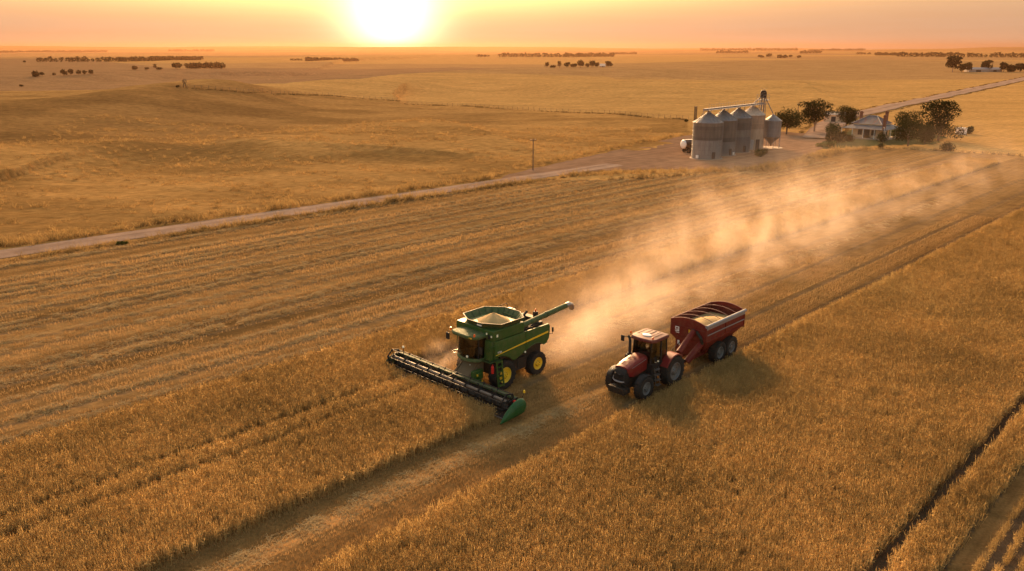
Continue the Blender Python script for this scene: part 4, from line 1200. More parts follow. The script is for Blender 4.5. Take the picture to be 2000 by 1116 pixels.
b.tube([(-4.4, .2, 1.45), (-4.9, .35, 1.0), (-5.4, .4, .72)], .09, 8, 0); b.tube([(-4.2, -.2, 1.1), (-5.0, -.3, 1.45), (-6.2, -.5, 1.6)], .025, 6, 0); b.tube([(-4.2, .1, 1.15), (-5.2, 0, 1.55), (-6.2, -.3, 1.5)], .025, 6, 0)
b.build('auger_hinge', M['dark'], crt)
b = MB(); b.bar((X1, .8, 2.0), (X1 - .35, .8, 1.9), .08, .06); b.box(X1 - .42, X1 - .3, .5, 1.15, 1.72, 1.95); b.build('tail_light', M['black'], crt, bevel=.02)
for sg in (1, -1):
    wheel(crt, -8.30, 1.06 * sg, .74, .56, .40, M['rimgrey'], sg, 22, dish=.2); wheel(crt, -9.78, 1.06 * sg, .74, .56, .40, M['rimgrey'], sg, 22, dish=.2)
# grain in the cart
nx, ny = 26, 16; V = []; Fq = []
for i in range(nx):
    for j in range(ny):
        x = X0 - .08 + (X1 - X0 + .16) * i / (nx - 1); y = -HW * .95 + HW * 1.9 * j / (ny - 1)
        d = math.hypot((x + 8.15) / 1.5, (y - .35) / 1.05); h = 2.36 + .60 * math.exp(-d * d * .8) + .0
        V.append((x, y, h + rg_.normal(0, .01)))
for i in range(nx - 1):
    for j in range(ny - 1): Fq.append((i * ny + j, i * ny + j + 1, (i + 1) * ny + j + 1, (i + 1) * ny + j))
b = MB().add(V, Fq); g = b.build('grain_heap', M['grain'], None, sharp=80); g.location = (tx, ty, 0); g.rotation_euler = (0, 0, HEAD)
tag(g, 'rounded mound of grain lying inside the red cart under the tarp bows', 'grain')
# ------------------------------------------------------------------ silos, farmhouse, trees, far farms
VIEW = math.atan2(36, 155)
def corr_mat(name, col, cols2=None, freq=9.0, rust=.0, rough=.5, metal=.35, bands=None, ax=2, panel=0.):
    """corrugated sheet: fine ribs by bump, sheet rings with slightly different zinc"""
    t = NT(name)
    co = t.n('ShaderNodeTexCoord').outputs['Object']
    xyz = t.n('ShaderNodeSeparateXYZ', ins={0: co}).outputs
    z = xyz[ax]
    c = t.mixc(t.maprange(t.noise(t.scalevec(co, (1.2, 1.2, .35)), 1.4, 4), .3, .7), c3(tuple(x * .82 for x in col)), c3(tuple(min(1, x * 1.15) for x in col)))
    if bands:
        f = t.math('DIVIDE', z, bands[0])
        stops = [(p, v) for p, v in bands[1]]
        k = t.ramp(f, stops, 'CONSTANT')
        c = t.mixc(1.0, c, k, 'MULTIPLY')
    if panel:
        an = t.math('ARCTAN2', xyz[1], xyz[0])
        pa = t.math('FRACT', t.math('MULTIPLY', an, 22 / 6.283)); pz = t.math('FRACT', t.math('DIVIDE', z, .85))
        ln = t.math('MAXIMUM', t.math('LESS_THAN', pa, .05), t.math('LESS_THAN', pz, .045))
        c = t.mixc(t.math('MULTIPLY', ln, panel), c, (.05, .045, .045, 1))
    if rust:
        rf = t.maprange(t.noise(t.scalevec(co, (1.1, .22, .22)), 1.6, 5, .65), .50, .64, 0, rust)
        c = t.mixc(rf, c, (.20, .055, .03, 1))
    st = t.maprange(t.noise(t.scalevec(co, (3, 3, .25)), 1.2, 4), .5, .72, 0, .35)
    c = t.mixc(st, c, c3(tuple(x * .6 for x in (col[0], col[1] * .9, col[2] * .8))))
    w = t.n('ShaderNodeTexWave', wave_type='BANDS', bands_direction='XYZ'[ax])
    t.put(w, 'Vector', co); w.inputs['Scale'].default_value = freq
    b = t.n('ShaderNodeBump', ins={'Height': w.outputs[1], 'Strength': .35, 'Distance': .03})
    return t.out(t.n('ShaderNodeBsdfPrincipled', ins={'Base Color': c, 'Roughness': rough, 'Metallic': metal * .35, 'Specular IOR Level': .2, 'Normal': b}))
ZINC = (.20, .186, .172)
bd = lambda H, *st: (H, st)
M['silo_a'] = corr_mat('silo_zinc_a', ZINC, bands=bd(6.8, (0, (1.05, 1.08, 1.12)), (.52, (.52, .50, .48)), (.60, (.66, .62, .58)), (.80, (.58, .55, .52)), (.9, (.78, .74, .70))), panel=.45)
M['silo_b'] = corr_mat('silo_zinc_b', ZINC, bands=bd(6.8, (0, (.85, .88, .92)), (.40, (.50, .48, .46)), (.52, (.72, .66, .60)), (.72, (.64, .60, .56))), panel=.2)
M['silo_c'] = corr_mat('silo_zinc_c', ZINC, bands=bd(6.8, (0, (.62, .66, .72)), (.46, (.86, .86, .86)), (.66, (.56, .54, .52)), (.86, (.68, .64, .60))), panel=.2)
M['silo_d'] = corr_mat('silo_cream', (.36, .28, .21), bands=bd(6.8, (0, (.95, .95, .95)), (.30, (1.05, 1.02, 1.0)), (.62, (.82, .76, .72)), (.78, (.98, .94, .9)), (.80, (.86, .82, .80))), freq=3, metal=0, rough=.8)
M['silo_roof'] = corr_mat('silo_roof_zinc', (.20, .19, .185), freq=6, ax=0, metal=.4)
M['roof_cream'] = corr_mat('cream_roof', (.55, .45, .36), freq=6, ax=0, metal=0, rough=.7)
M['hopper'] = corr_mat('hopper_zinc', (.19, .18, .178), bands=bd(6, (0, (.7, .7, .7)), (.36, (1, 1, 1))), panel=.1)
M['galv'] = mat('galvanised_frame', (.22, .20, .20), .55, .5, .25, 4, .2)
M['rustbrown'] = mat('rusty_steel', (.12, .065, .04), .8, .2, .3, 3)
M['concrete'] = mat('concrete_pad', (.34, .27, .21), .9, 0, .2, 2, .3)
M['dooriron'] = mat('dark_door', (.05, .04, .035), .7)

def silo(u, v, Rr, He, Ha, wall, roof, label, extra=None):
    x, y = gp(u, v); d = math.hypot(x, y); x += x / d * Rr; y += y / d * Rr
    o = thing('grain_silo', label, 'silo', (x, y, 0), -VIEW, 'grain silos in the dirt yard')
    n = 48
    b = MB(); b.lathe([(Rr, .05), (Rr, He)] , n, 0)
    for z in np.arange(.9, He - .1, .85): b.lathe([(Rr + .002, z - .02), (Rr + .022, z), (Rr + .002, z + .02)], n, 0)
    w = b.build('wall', wall, o, sharp=60)
    b = MB(); b.lathe([(Rr + .10, He - .06), (Rr + .11, He), (Rr * .5, He + (Ha - He) * .54), (.42, Ha - .15), (.42, Ha - .02), (.0, Ha)], n, 0)
    for k in range(24):
        a = 2 * math.pi * k / 24; c, s = math.cos(a), math.sin(a)
        b.bar(((Rr + .1) * c, (Rr + .1) * s, He + .03), (.42 * c, .42 * s, Ha - .11), .05, .06, 0)
    r = b.build('roof', roof, o, sharp=30)
    b = MB(); b.lathe([(.30, Ha - .1), (.30, Ha + .15), (.0, Ha + .17)], 16, 0); b.build('filling_cap', M['galv'], r)
    b = MB(); b.lathe([(Rr + .28, .0), (Rr + .28, .1), (Rr - .1, .1)], n, 0); b.build('foundation', M['concrete'], o)
    return o, x, y
def on_wall(ang_deg, Rr):
    a = R(ang_deg); return math.cos(a) * Rr, math.sin(a) * Rr, a
# local -Y looks at the camera
s1, sx1, sy1 = silo(1378.5, 313, 2.78, 6.75, 8.55, M['silo_a'], M['silo_roof'], 'nearest grey steel silo with a pale lower half, beside the tanker trailer')
s2, sx2, sy2 = silo(1407.5, 306, 2.62, 6.75, 8.55, M['silo_b'], M['silo_roof'], 'second grey steel silo with a dark band, between the pale one and the bluish one')
s3, sx3, sy3 = silo(1437, 299.5, 2.62, 6.8, 8.6, M['silo_c'], M['silo_roof'], 'bluish grey steel silo with a dark upper half, next to the cream silo')
s4, sx4, sy4 = silo(1464.5, 294, 2.45, 7.0, 8.75, M['silo_d'], M['roof_cream'], 'cream painted silo with a cream roof and an open doorway at its foot')
for o, Rr, sets in [(s1, 2.78, [(-125, .5, .55, 'hatch'), (-62, .6, 1.2, 'door')]), (s2, 2.62, [(-50, .5, 1.2, 'door'), (-30, .35, .5, 'hatch')]), (s3, 2.62, [(-55, .55, 1.2, 'door')])]:
    for a, w, h, nm in sets:
        x, y, q = on_wall(a, Rr); Mx = Matrix.Translation((x, y, 0)) @ Matrix.Rotation(q, 4, 'Z')
        b = MB(); b.box(-.06, .16, -w / 2, w / 2, .25, .25 + h, 0, Mx); b.build(nm, M['white'] if nm == 'hatch' else M['dooriron'], o, bevel=.02)
x, y, q = on_wall(-58, 2.45); Mx = Matrix.Translation((x, y, 0)) @ Matrix.Rotation(q, 4, 'Z')
b = MB(); b.box(-.15, .03, -.42, .42, .1, 2.2, 0, Mx); b.build('door', M['dooriron'], s4)
x, y, q = on_wall(-98, 2.45); Mx = Matrix.Translation((x, y, 0)) @ Matrix.Rotation(q, 4, 'Z')
b = MB(); b.box(-.25, .05, -.95, .8, .15, 2.15, 0, Mx); b.build('roller_door', mat('pale_steel_door', (.38, .37, .38), .5, .3, .25, 3), s4)
# outside ladder and cage on each grey silo
for o, Rr, a in ((s1, 2.78, -20), (s2, 2.62, -20), (s3, 2.62, -25), (s4, 2.45, -20)):
    x, y, q = on_wall(a, Rr + .16); Mx = Matrix.Translation((x, y, 0)) @ Matrix.Rotation(q, 4, 'Z'); b = MB()
    for yy in (-.2, .2): b.add(*(lambda m: (m.v, m.f))(MB().tube([(0, yy, .3), (0, yy, 7.1)], .025, 6)), 0, Mx)
    for k in range(22): b.add(*(lambda m: (m.v, m.f))(MB().tube([(0, -.2, .5 + k * .3), (0, .2, .5 + k * .3)], .015, 5)), 0, Mx)
    for k in range(4): b.box(-.16, 0, -.02, .02, 1 + k * 1.6, 1.04 + k * 1.6, 0, Mx)
    b.build('ladder', M['galv'], o)
# hopper silo on legs
x, y = gp(1504.5, 291); d = math.hypot(x, y); x += x / d * 1.8; y += y / d * 1.8; sx5, sy5 = x, y
hp = thing('hopper_silo', 'small cone bottomed steel silo standing on thin legs right of the others', 'silo', (x, y, 0), -VIEW, 'grain silos in the dirt yard')
b = MB(); b.lathe([(.16, .75), (1.80, 2.35), (1.80, 5.6)], 40, 0)
for z in (2.4, 3.2, 4.0, 4.8): b.lathe([(1.802, z - .02), (1.825, z), (1.802, z + .02)], 40, 0)
w5 = b.build('wall', M['hopper'], hp, sharp=30)
b = MB(); b.lathe([(1.88, 5.55), (1.9, 5.62), (.3, 6.75), (.3, 6.9), (0, 6.92)], 40, 0); b.build('roof', M['silo_roof'], hp, sharp=30)
for k in range(8):
    a = k * math.pi / 4 + .2; c, s = math.cos(a), math.sin(a)
    b = MB(); b.bar((1.84 * c, 1.84 * s, 0.1), (1.84 * c, 1.84 * s, 2.6), .10, .10)
    b.build('leg', M['galv'], hp)
b = MB()
for k in range(8):
    a = k * math.pi / 4 + .2; a2 = a + math.pi / 4
    b.bar((1.84 * math.cos(a), 1.84 * math.sin(a), .9), (1.84 * math.cos(a2), 1.84 * math.sin(a2), .9), .04, .05)
b.build('brace_ring', M['galv'], hp)
b = MB(); b.tube([(0, 0, .78), (0, 0, .45)], .17, 12); b.build('outlet', M['rustbrown'], hp)
b = MB(); b.lathe([(2.4, 0), (2.4, .1), (0, .1)], 32); b.build('foundation', M['concrete'], hp)

# elevator leg behind the cream silo, with head house, platform and spouts
ex, ey = sx4 + 2.6, sy4 + 2.9
el = thing('grain_elevator', 'tall thin bucket elevator tower with a dark head rising behind the silos', 'elevator', (ex, ey, 0), -VIEW)
TH = 11.7
b = MB(); b.box(-.28, .02, -.22, .22, 0, TH - 1.2); b.box(.22, .52, -.22, .22, 0, TH - 1.2)
for k in range(18): b.bar((-.5, -.45, .3 + k * .66), (.75, -.45, .96 + k * .66), .04, .04); b.bar((.75, .45, .3 + k * .66), (-.5, .45, .96 + k * .66), .04, .04)
b.build('casing', M['galv'], el)
for xx in (-.5, .75):
    for yy in (-.45, .45):
        b = MB(); b.bar((xx, yy, 0), (xx, yy, TH - 1.4), .07, .07); b.build('leg', M['galv'], el)
b = MB(); b.loft([[(x_, y_, z_) for x_, y_ in [(-.5, -.4), (.75, -.4), (.75, .4), (-.5, .4)]] for z_ in (TH - 1.5, TH - .45)] + [[(-.3, -.35, TH), (.5, -.35, TH), (.5, .35, TH), (-.3, .35, TH)]]); b.build('head', M['dark'], el, bevel=.04)
b = MB(); b.box(-1.1, 1.35, -.9, .9, TH - 2.0, TH - 1.94)
for xx in (-1.1, .12, 1.35):
    for yy in (-.9, .9): b.bar((xx, yy, TH - 1.95), (xx, yy, TH - .85), .035, .035)
for zz in (TH - .87, TH - 1.4):
    for yy in (-.9, .9): b.bar((-1.1, yy, zz), (1.35, yy, zz), .03, .03)
    for xx in (-1.1, 1.35): b.bar((xx, -.9, zz), (xx, .9, zz), .03, .03)
b.build('platform', M['galv'], el)
Mi = (Matrix.Translation((ex, ey, 0)) @ Matrix.Rotation(-VIEW, 4, 'Z')).inverted()
L5 = Mi @ Vector((sx5, sy5, 6.95)); L4 = Mi @ Vector((sx4, sy4, 9.2))
b = MB(); b.tube([(.5, 0, TH - 1.3), tuple(L5)], .09, 10); b.build('spout', M['galv'], el)
b = MB(); b.tube([(-.4, 0, TH - 1.4), tuple(L4)], .10, 10); b.build('spout', M['galv'], el)
# conveyor bridge over the silo tops
br = thing('conveyor_bridge', 'long grey conveyor walkway with railings running along the silo tops', 'conveyor', (0, 0, 0))
A0 = Vector((sx1 - 1.0, sy1 - .6, 9.05)); A1 = Vector((ex + .0, ey - .9, 9.15)); dv = (A1 - A0).normalized(); pv = Vector((dv.y, -dv.x, 0)).normalized()
b = MB(); b.bar(A0, A1, .55, .34)
b.bar(A0 + pv * .62 - Vector((0, 0, .1)), A1 + pv * .62 - Vector((0, 0, .1)), .66, .06)
b.build('trough', M['galv'], br)
b = MB(); Lb = (A1 - A0).length; nn = 26
for k in range(nn + 1):
    p = A0 + dv * (Lb * k / nn) + pv * .92; b.bar(p + Vector((0, 0, -.1)), p + Vector((0, 0, .95 if k % 4 else 1.25)), .035, .035)
for z in (.45, .95): b.bar(A0 + pv * .92 + Vector((0, 0, z)), A1 + pv * .92 + Vector((0, 0, z)), .03, .03)
b.build('railing', M['galv'], br)
for (sx, sy) in ((sx1, sy1), (sx2, sy2), (sx3, sy3), (sx4, sy4)):
    for q in (-1.4, 1.4):
        base = Vector((sx, sy, 0)); t = (base - A0).dot(dv) + q; p = A0 + dv * t
        b = MB(); b.bar((p.x, p.y, 7.6), (p.x, p.y, p.z), .07, .07); b.bar((p.x - .3, p.y, 8.0), (p.x + .35 * dv.x, p.y + .35 * dv.y, p.z - .1), .05, .05); b.build('support', M['galv'], br)
    t = (Vector((sx, sy, 0)) - A0).dot(dv); p = A0 + dv * t
    b = MB(); b.tube([(p.x, p.y, p.z), (sx, sy, 8.6)], .13, 10); b.build('drop_spout', M['galv'], br)

# tanker trailer parked behind the first silo
x, y = gp(1334, 299)
tk = thing('tanker_trailer', 'dark tanker trailer with a round white end parked behind the pale silo', 'trailer', (x, y, 0), R(18))
def oval(xx, k=1.0): return [(xx, 1.05 * k * math.cos(2 * math.pi * j / 28), 1.72 + .85 * k * math.sin(2 * math.pi * j / 28)) for j in range(28)]
b = MB(); b.loft([oval(0), oval(6.8), oval(7.0, .9)]); b.build('tank', mat('tank_brown', (.10, .065, .05), .35, .4, .3, 1.5, .4), tk, sharp=50)
b = MB(); b.loft([oval(-.25, .80), oval(-.16, .94), oval(.0, 1.02), oval(.08, 1.02)]); b.build('end_cap', M['white'], tk, sharp=60)
b = MB(); b.box(.2, 6.6, -.5, .5, 2.52, 2.62); b.build('top_walkway', M['silver'], tk)
b = MB(); b.box(.1, 7.4, -.45, .45, .72, .92); b.box(5.8, 6.0, -.5, -.35, .0, .8); b.box(5.8, 6.0, .35, .5, .0, .8); b.build('chassis', M['rustbrown'], tk)
for xx in (.75, 1.85):
    for sg in (-1, 1): wheel(tk, xx, .85 * sg, .46, .34, .27, M['rustbrown'], sg, 14)
# lattice mast behind the yard
x, y = gp(1357, 246)
ms = thing('lattice_mast', 'short dark steel lattice mast at the paddock edge behind the silos', 'mast', (x, y, 0), .3)
b = MB()
for k in range(8):
    z0, z1 = k * .62, (k + 1) * .62
    for a, c in (((-.24, -.24), (.24, -.24)), ((.24, -.24), (.24, .24)), ((.24, .24), (-.24, .24)), ((-.24, .24), (-.24, -.24))):
        b.bar((a[0], a[1], z0), (c[0], c[1], z1), .07, .07); b.bar((a[0], a[1], z1), (c[0], c[1], z1), .06, .06)
b.build('lattice', M['dark'], ms)
for a in ((-.24, -.24), (.24, -.24), (.24, .24), (-.24, .24)):
    b = MB(); b.bar((a[0], a[1], 0), (a[0], a[1], 5.0), .09, .09); b.build('leg', M['dark'], ms)
b = MB(); b.box(-.3, .3, -.3, .3, 4.98, 5.12); b.build('cap', M['dark'], ms)

# power poles
M['wood'] = mat('grey_wood', (.09, .07, .055), .9, 0, .3, 4)
def pole(u, v, h, label):
    x, y, z = at(u, v); o = thing('power_pole', label, 'pole', (x, y, z), .5, 'timber power poles')
    MB().tube([(0, 0, -.1), (0, 0, h)], [.10, .07], 10).build('post', M['wood'], o)
    MB().box(-.55, .55, -.05, .05, h - .35, h - .25).build('crossarm', M['wood'], o)
    for xx in (-.45, 0, .45): MB().lathe([(.03, h - .25), (.045, h - .2), (.03, h - .12), (0, h - .1)], 8, 0, 'z', (xx, 0, 0)).build('insulator', M['white'], o)
pole(1041, 333, 5.4, 'thin timber power pole standing alone beside the gravel road')
pole(1557, 233, 4.6, 'timber power pole rising between the trees behind the silos')

# ------------------------------------------------------------------ farmhouse
EV = 2.3
fl_ = Vector(gp(1643, 249.5, EV)); fr_ = Vector(gp(1731, 255.2, EV)); rr2 = Vector(gp(1756, 249.3, EV))
hd_ = (fr_ - fl_); LW = hd_.length; ux = hd_ / LW; uy = Vector((-ux.y, ux.x)); LD = max(9.0, min(13.0, abs((rr2 - fr_).dot(uy))))
HRZ = math.atan2(ux.y, ux.x)
hs_ = thing('farmhouse', 'old cream farmhouse with a rusty grey hipped iron roof and wide verandah', 'house', (fl_.x, fl_.y, 0), HRZ)
wl = mat('cream_render', (.62, .45, .30), .9, 0, .12, 1.5, .25, (.35, .25, .16))
VD = 2.0
b = MB(); b.box(VD, LW - VD, VD, LD - VD, 0, 3.3); b.build('wall', wl, hs_)
M['iron_roof'] = corr_mat('iron_roof', (.10, .095, .105), freq=5, ax=0, rust=.75, metal=.2, rough=.65)
M['ver_roof'] = corr_mat('verandah_iron', (.12, .115, .12), freq=5, ax=0, rust=.12, metal=.2, rough=.65)
b = MB(); e = VD - .35; zr, zt = 3.3, 5.0; rx0, rx1, ry = LW * .42, LW * .60, LD / 2
P = [(e, e, zr), (LW - e, e, zr), (LW - e, LD - e, zr), (e, LD - e, zr), (rx0, ry, zt), (rx1, ry, zt)]
b.add(P, [(0, 1, 5, 4), (1, 2, 5), (2, 3, 4, 5), (3, 0, 4), (3, 2, 1, 0)])
rf = b.build('roof', M['iron_roof'], hs_)
b = MB()
for p, q in ((0, 4), (1, 5), (2, 5), (3, 4), (4, 5)): b.tube([(P[p][0], P[p][1], P[p][2] + .04), (P[q][0], P[q][1], P[q][2] + .04)], .07, 6)
b.build('ridge_cap', M['silver'], rf)
b = MB(); b.box(e + .3, LW - e - .3, e + .28, e + .33, 3.02, 3.3); b.box(LW - e - .33, LW - e - .28, e + .3, LD - e - .3, 3.02, 3.3); b.build('fascia', mat('cream_fascia', (.68, .55, .38), .7), hs_)
def vring(k, z): return [(-k, -k, z), (LW + k, -k, z), (LW + k, LD + k, z), (-k, LD + k, z)]
b = MB(); b.loft([vring(0, EV - .04), vring(.0, EV), vring(-.9, EV + .42), vring(-VD + .25, EV + .78), vring(-VD + .25, EV + .70), vring(-.02, EV - .06)], 0, cap=False); b.build('verandah_roof', M['ver_roof'], hs_, sharp=25)
b = MB(); b.box(0, LW, 0, VD, .0, .18); b.box(LW - VD, LW, VD, LD, 0, .18); b.build('verandah_floor', M['concrete'], hs_)
for k in range(5):
    b = MB(); b.box(.12 + k * (LW - .24) / 4 - .05, .12 + k * (LW - .24) / 4 + .05, .08, .18, .1, EV); b.build('verandah_post', M['white'], hs_)
for k in range(1, 4):
    b = MB(); b.box(LW - .18, LW - .08, .12 + k * (LD - .24) / 3 - .05, .12 + k * (LD - .24) / 3 + .05, .1, EV); b.build('verandah_post', M['white'], hs_)
frm = mat('window_frame', (.16, .12, .09), .6); dk = mat('dark_pane', (.012, .013, .016), .15)
for xx in (.27, .76):
    X = VD + (LW - 2 * VD) * xx; b = MB(); b.box(X - .5, X + .5, VD - .04, VD + .02, .75, 2.05); w_ = b.build('window', frm, hs_); b = MB(); b.box(X - .42, X - .02, VD - .055, VD - .03, .82, 1.98); b.box(X + .02, X + .42, VD - .055, VD - .03, .82, 1.98); b.build('pane', dk, w_)
X = VD + (LW - 2 * VD) * .5; b = MB(); b.box(X - .75, X + .75, VD - .05, VD + .02, .12, 2.25); dd = b.build('door', M['dooriron'], hs_); b = MB(); b.lathe([(.05, -.07), (.03, -.1), (0, -.1)], 8, 0, 'y', (X + .3, VD, 1.1)); b.build('handle', M['steel'], dd)
for yy in (.35, .7):
    Y = VD + (LD - 2 * VD) * yy; b = MB(); b.box(LW - VD - .02, LW - VD + .04, Y - .5, Y + .5, .75, 2.05); w_ = b.build('window', frm, hs_); b = MB(); b.box(LW - VD + .03, LW - VD + .055, Y - .42, Y + .42, .82, 1.98); b.build('pane', dk, w_)
brick = mat('chimney_brick', (.20, .085, .05), .9, 0, .25, 6)
for X, Y, z0, z1 in ((LW * .20, LD * .62, 3.3, 5.75), (LW * .74, LD * .70, 3.6, 6.0), (LW - .75, .55, 2.3, 5.55)):
    b = MB(); b.box(X - .28, X + .28, Y - .28, Y + .28, z0, z1); b.box(X - .34, X + .34, Y - .34, Y + .34, z1 - .28, z1 - .10); b.box(X - .2, X + .2, Y - .2, Y + .2, z1, z1 + .12); b.build('chimney', brick, rf)
b = MB(); b.tube([(LW + .25, -1.9, 0), (LW + .25, -1.9, 3.1)], .045, 8); b.bar((LW + .25, -1.9, 3.05), (LW - .3, -1.2, 3.05), .05, .05)
o = b.build('washing_line_post', M['white']); o.location = (fl_.x, fl_.y, 0); o.rotation_euler = (0, 0, HRZ); tag(o, 'thin pale post standing in front of the farmhouse corner', 'post')

def shed(u, v, w, d, h, rz, label, wallm, roofm, cat='shed', name='farm_shed', z=None):
    x, y, zz = at(u, v); o = thing(name, label, cat, (x, y, zz - .15), rz)
    b = MB(); b.box(-w / 2, w / 2, 0, d, 0, h); b.build('wall', wallm, o)
    b = MB(); k = h + w * .0 + d * .18
    b.add([(-w / 2 - .3, -.3, h - .05), (w / 2 + .3, -.3, h - .05), (w / 2 + .3, d + .3, h - .05), (-w / 2 - .3, d + .3, h - .05), (-w / 2 - .3, d / 2, k), (w / 2 + .3, d / 2, k)], [(0, 1, 5, 4), (2, 3, 4, 5), (1, 2, 5), (3, 0, 4), (3, 2, 1, 0)])
    b.build('roof', roofm, o)
    b = MB(); b.box(-w * .12, w * .12, -.05, .05, .1, h * .8); b.build('door', M['dooriron'], o)
    return o
shed(1627, 240, 5.0, 4.5, 2.3, -.5, 'small cream shed with a grey roof half hidden between the trees', wl, M['ver_roof'])
# white water tank box with dark bush
x, y = gp(1876, 263)
o = thing('water_tank', 'white square tank on the stubble right of the tall tree', 'tank', (x, y, 0), -.35)
b = MB(); b.box(-1.15, 1.15, -.8, .8, .14, 1.5); b.build('shell', M['white'], o, bevel=.06)
b = MB(); b.box(-1.2, 1.2, -.85, .85, 1.5, 1.58); b.lathe([(.3, 1.58), (.3, 1.68), (0, 1.7)], 16); b.build('lid', M['white'], o)
b = MB(); b.box(-1.2, 1.2, -.8, .8, 0, .14); b.build('plinth', M['concrete'], o)

# ------------------------------------------------------------------ trees
M['leaf'] = leafmat('gum_leaves', (.009, .013, .004), (.040, .046, .014), .14, .6)
M['leafbright'] = leafmat('shrub_leaves', (.022, .038, .008), (.075, .095, .022), .22, .8)
M['leaffar'] = leafmat('far_leaves', (.014, .015, .007), (.042, .038, .016), .25, .2)
M['bark'] = mat('bark', (.12, .085, .06), .9, 0, .35, 4)
M['barkpale'] = mat('pale_bark', (.26, .20, .15), .85, 0, .3, 3)

def leaf_cloud(rng, blobs, n, size, shell=.55):
    """many small leaf faces through the volume of several uneven clumps"""
    w = np.array([b[3] * b[4] * b[5] for b in blobs]) ** .8; w /= w.sum()
    pick = rng.choice(len(blobs), n, p=w); B = np.array(blobs)[pick]
    d = rng.normal(size=(n, 3)); d /= np.linalg.norm(d, axis=1)[:, None]
    r = rng.uniform(shell, 1.06, n) ** .8
    r = r * (1 + .16 * np.sin(d[:, 0] * 7 + B[:, 0] * 5) * np.sin(d[:, 1] * 6 + B[:, 2] * 3 + d[:, 2] * 5))
    C = B[:, :3] + d * r[:, None] * B[:, 3:6]
    nrm = d + rng.normal(0, .7, (n, 3)); nrm /= np.linalg.norm(nrm, axis=1)[:, None]
    t = np.cross(nrm, rng.normal(size=(n, 3))); t /= np.linalg.norm(t, axis=1)[:, None]; s = np.cross(nrm, t)
    z = (size * rng.uniform(.55, 1.3, n))[:, None]
    V = np.stack([C - t * z * .5, C + s * z * .32, C + t * z * .6, C - s * z * .32], 1).reshape(-1, 3)
    F = np.arange(n * 4).reshape(n, 4)
    return V, F

def tree(u, v, h, w, label, style, n=2600, leaf=.30, name='gum_tree', cat='tree', group=None, mat_='leaf', lean=0, pos=None, seed=None):
    rng = np.random.default_rng(seed if seed is not None else int(u * 7 + v * 13))
    x, y, z = pos if pos else at(u, v)
    o = thing(name, label, cat, (x, y, z - .05), 0, group)
    blobs = []; limbs = []
    R_ = w / 2
    if style == 'round':
        blobs = [(0, 0, h * .58, R_ * .85, R_ * .85, h * .36)]
        for k in range(9):
            a = rng.uniform(0, 6.28); blobs.append((R_ * .55 * math.cos(a), R_ * .55 * math.sin(a), h * rng.uniform(.35, .8), R_ * .45, R_ * .45, h * .20))
        th = h * .3
    elif style == 'umbrella':
        for k in range(7):
            a = k * .9 + rng.uniform(-.3, .3); q = rng.uniform(.25, .75); blobs.append((R_ * q * math.cos(a), R_ * q * math.sin(a), h * rng.uniform(.76, .90), R_ * .40, R_ * .40, h * .10))
        for k in range(8):
            a = rng.uniform(0, 6.28); blobs.append((R_ * .5 * math.cos(a), R_ * .5 * math.sin(a), h * rng.uniform(.40, .66), R_ * .44, R_ * .44, h * .18))
        blobs.append((-R_ * .25, 0, h * .5, R_ * .7, R_ * .6, h * .22)); blobs.append((R_ * .9, 0, h * .62, R_ * .22, R_ * .22, h * .06))
        th = h * .28
    elif style == 'spreading':
        for k in range(11):
            a = rng.uniform(0, 6.28); q = rng.uniform(.2, .78); blobs.append((R_ * q * math.cos(a), R_ * q * math.sin(a), h * rng.uniform(.5, .9), R_ * .34, R_ * .34, h * .12))
        for k in range(6):
            a = rng.uniform(0, 6.28); q = rng.uniform(.3, .7); blobs.append((R_ * q * math.cos(a), R_ * q * math.sin(a), h * rng.uniform(.2, .45), R_ * .36, R_ * .36, h * .17))
        blobs.append((0, 0, h * .5, R_ * .5, R_ * .5, h * .3)); th = h * .22
    elif style == 'bush':
        for k in range(8):
            a = rng.uniform(0, 6.28); q = rng.uniform(0, .55); blobs.append((R_ * q * math.cos(a), R_ * q * math.sin(a), h * rng.uniform(.35, .6), R_ * .5, R_ * .5, h * .42))
        th = h * .2
    else:   # low hedge-like
        for k in range(8): blobs.append((R_ * rng.uniform(-.75, .75), R_ * .3 * rng.uniform(-1, 1), h * .5, R_ * .36, R_ * .33, h * .5)); th = h * .2
    V, F = leaf_cloud(rng, blobs, int(n * 1.5), leaf)
    V[:, 2] = np.maximum(V[:, 2], .02); V[:, 0] += lean * V[:, 2] / h
    c = npmesh('crown', V, F, M[mat_]); c.parent = o
    b = MB(); r0 = max(.06, h * .024)
    tops = [bl for bl in blobs if bl[2] > h * .4][:5] or blobs[:3]
    b.tube([(0, 0, -.1), (.05 * h * lean * .2, 0, th), (lean * .5, 0, h * .55)], [r0 * 1.3, r0, r0 * .5], 8)
    if style in ('umbrella', 'spreading', 'round'):
        for bl in tops:
            b.tube([(0, 0, th * rng.uniform(.5, 1)), (bl[0] * .5, bl[1] * .5, (th + bl[2]) * .55), (bl[0], bl[1], bl[2])], [r0 * .7, r0 * .45, r0 * .2], 6)
    b.build('trunk', M['barkpale' if style == 'umbrella' else 'bark'], o)
    return o
tree(1536, 263, 6.8, 8.0, 'dark tree with a rounded top close behind the hopper silo', 'round', 2800, .32)
tree(1590, 259, 8.3, 8.8, 'tall gum with a flat umbrella crown behind the dirt yard', 'umbrella', 3600, .32)
tree(1652, 252, 6.2, 6.2, 'dense dark tree between the cream shed and the farmhouse roof', 'round', 2600, .30)
tree(1832, 275, 9.2, 10.4, 'large spreading tree, tallest one right of the farmhouse', 'spreading', 4600, .34)
tree(1773, 286, 5.8, 7.0, 'bushy tree beside the farmhouse verandah end', 'round', 2400, .30)
tree(1806, 281, 4.6, 6.4, 'low dark tree between the verandah and the tall spreading tree', 'bush', 1600, .3)
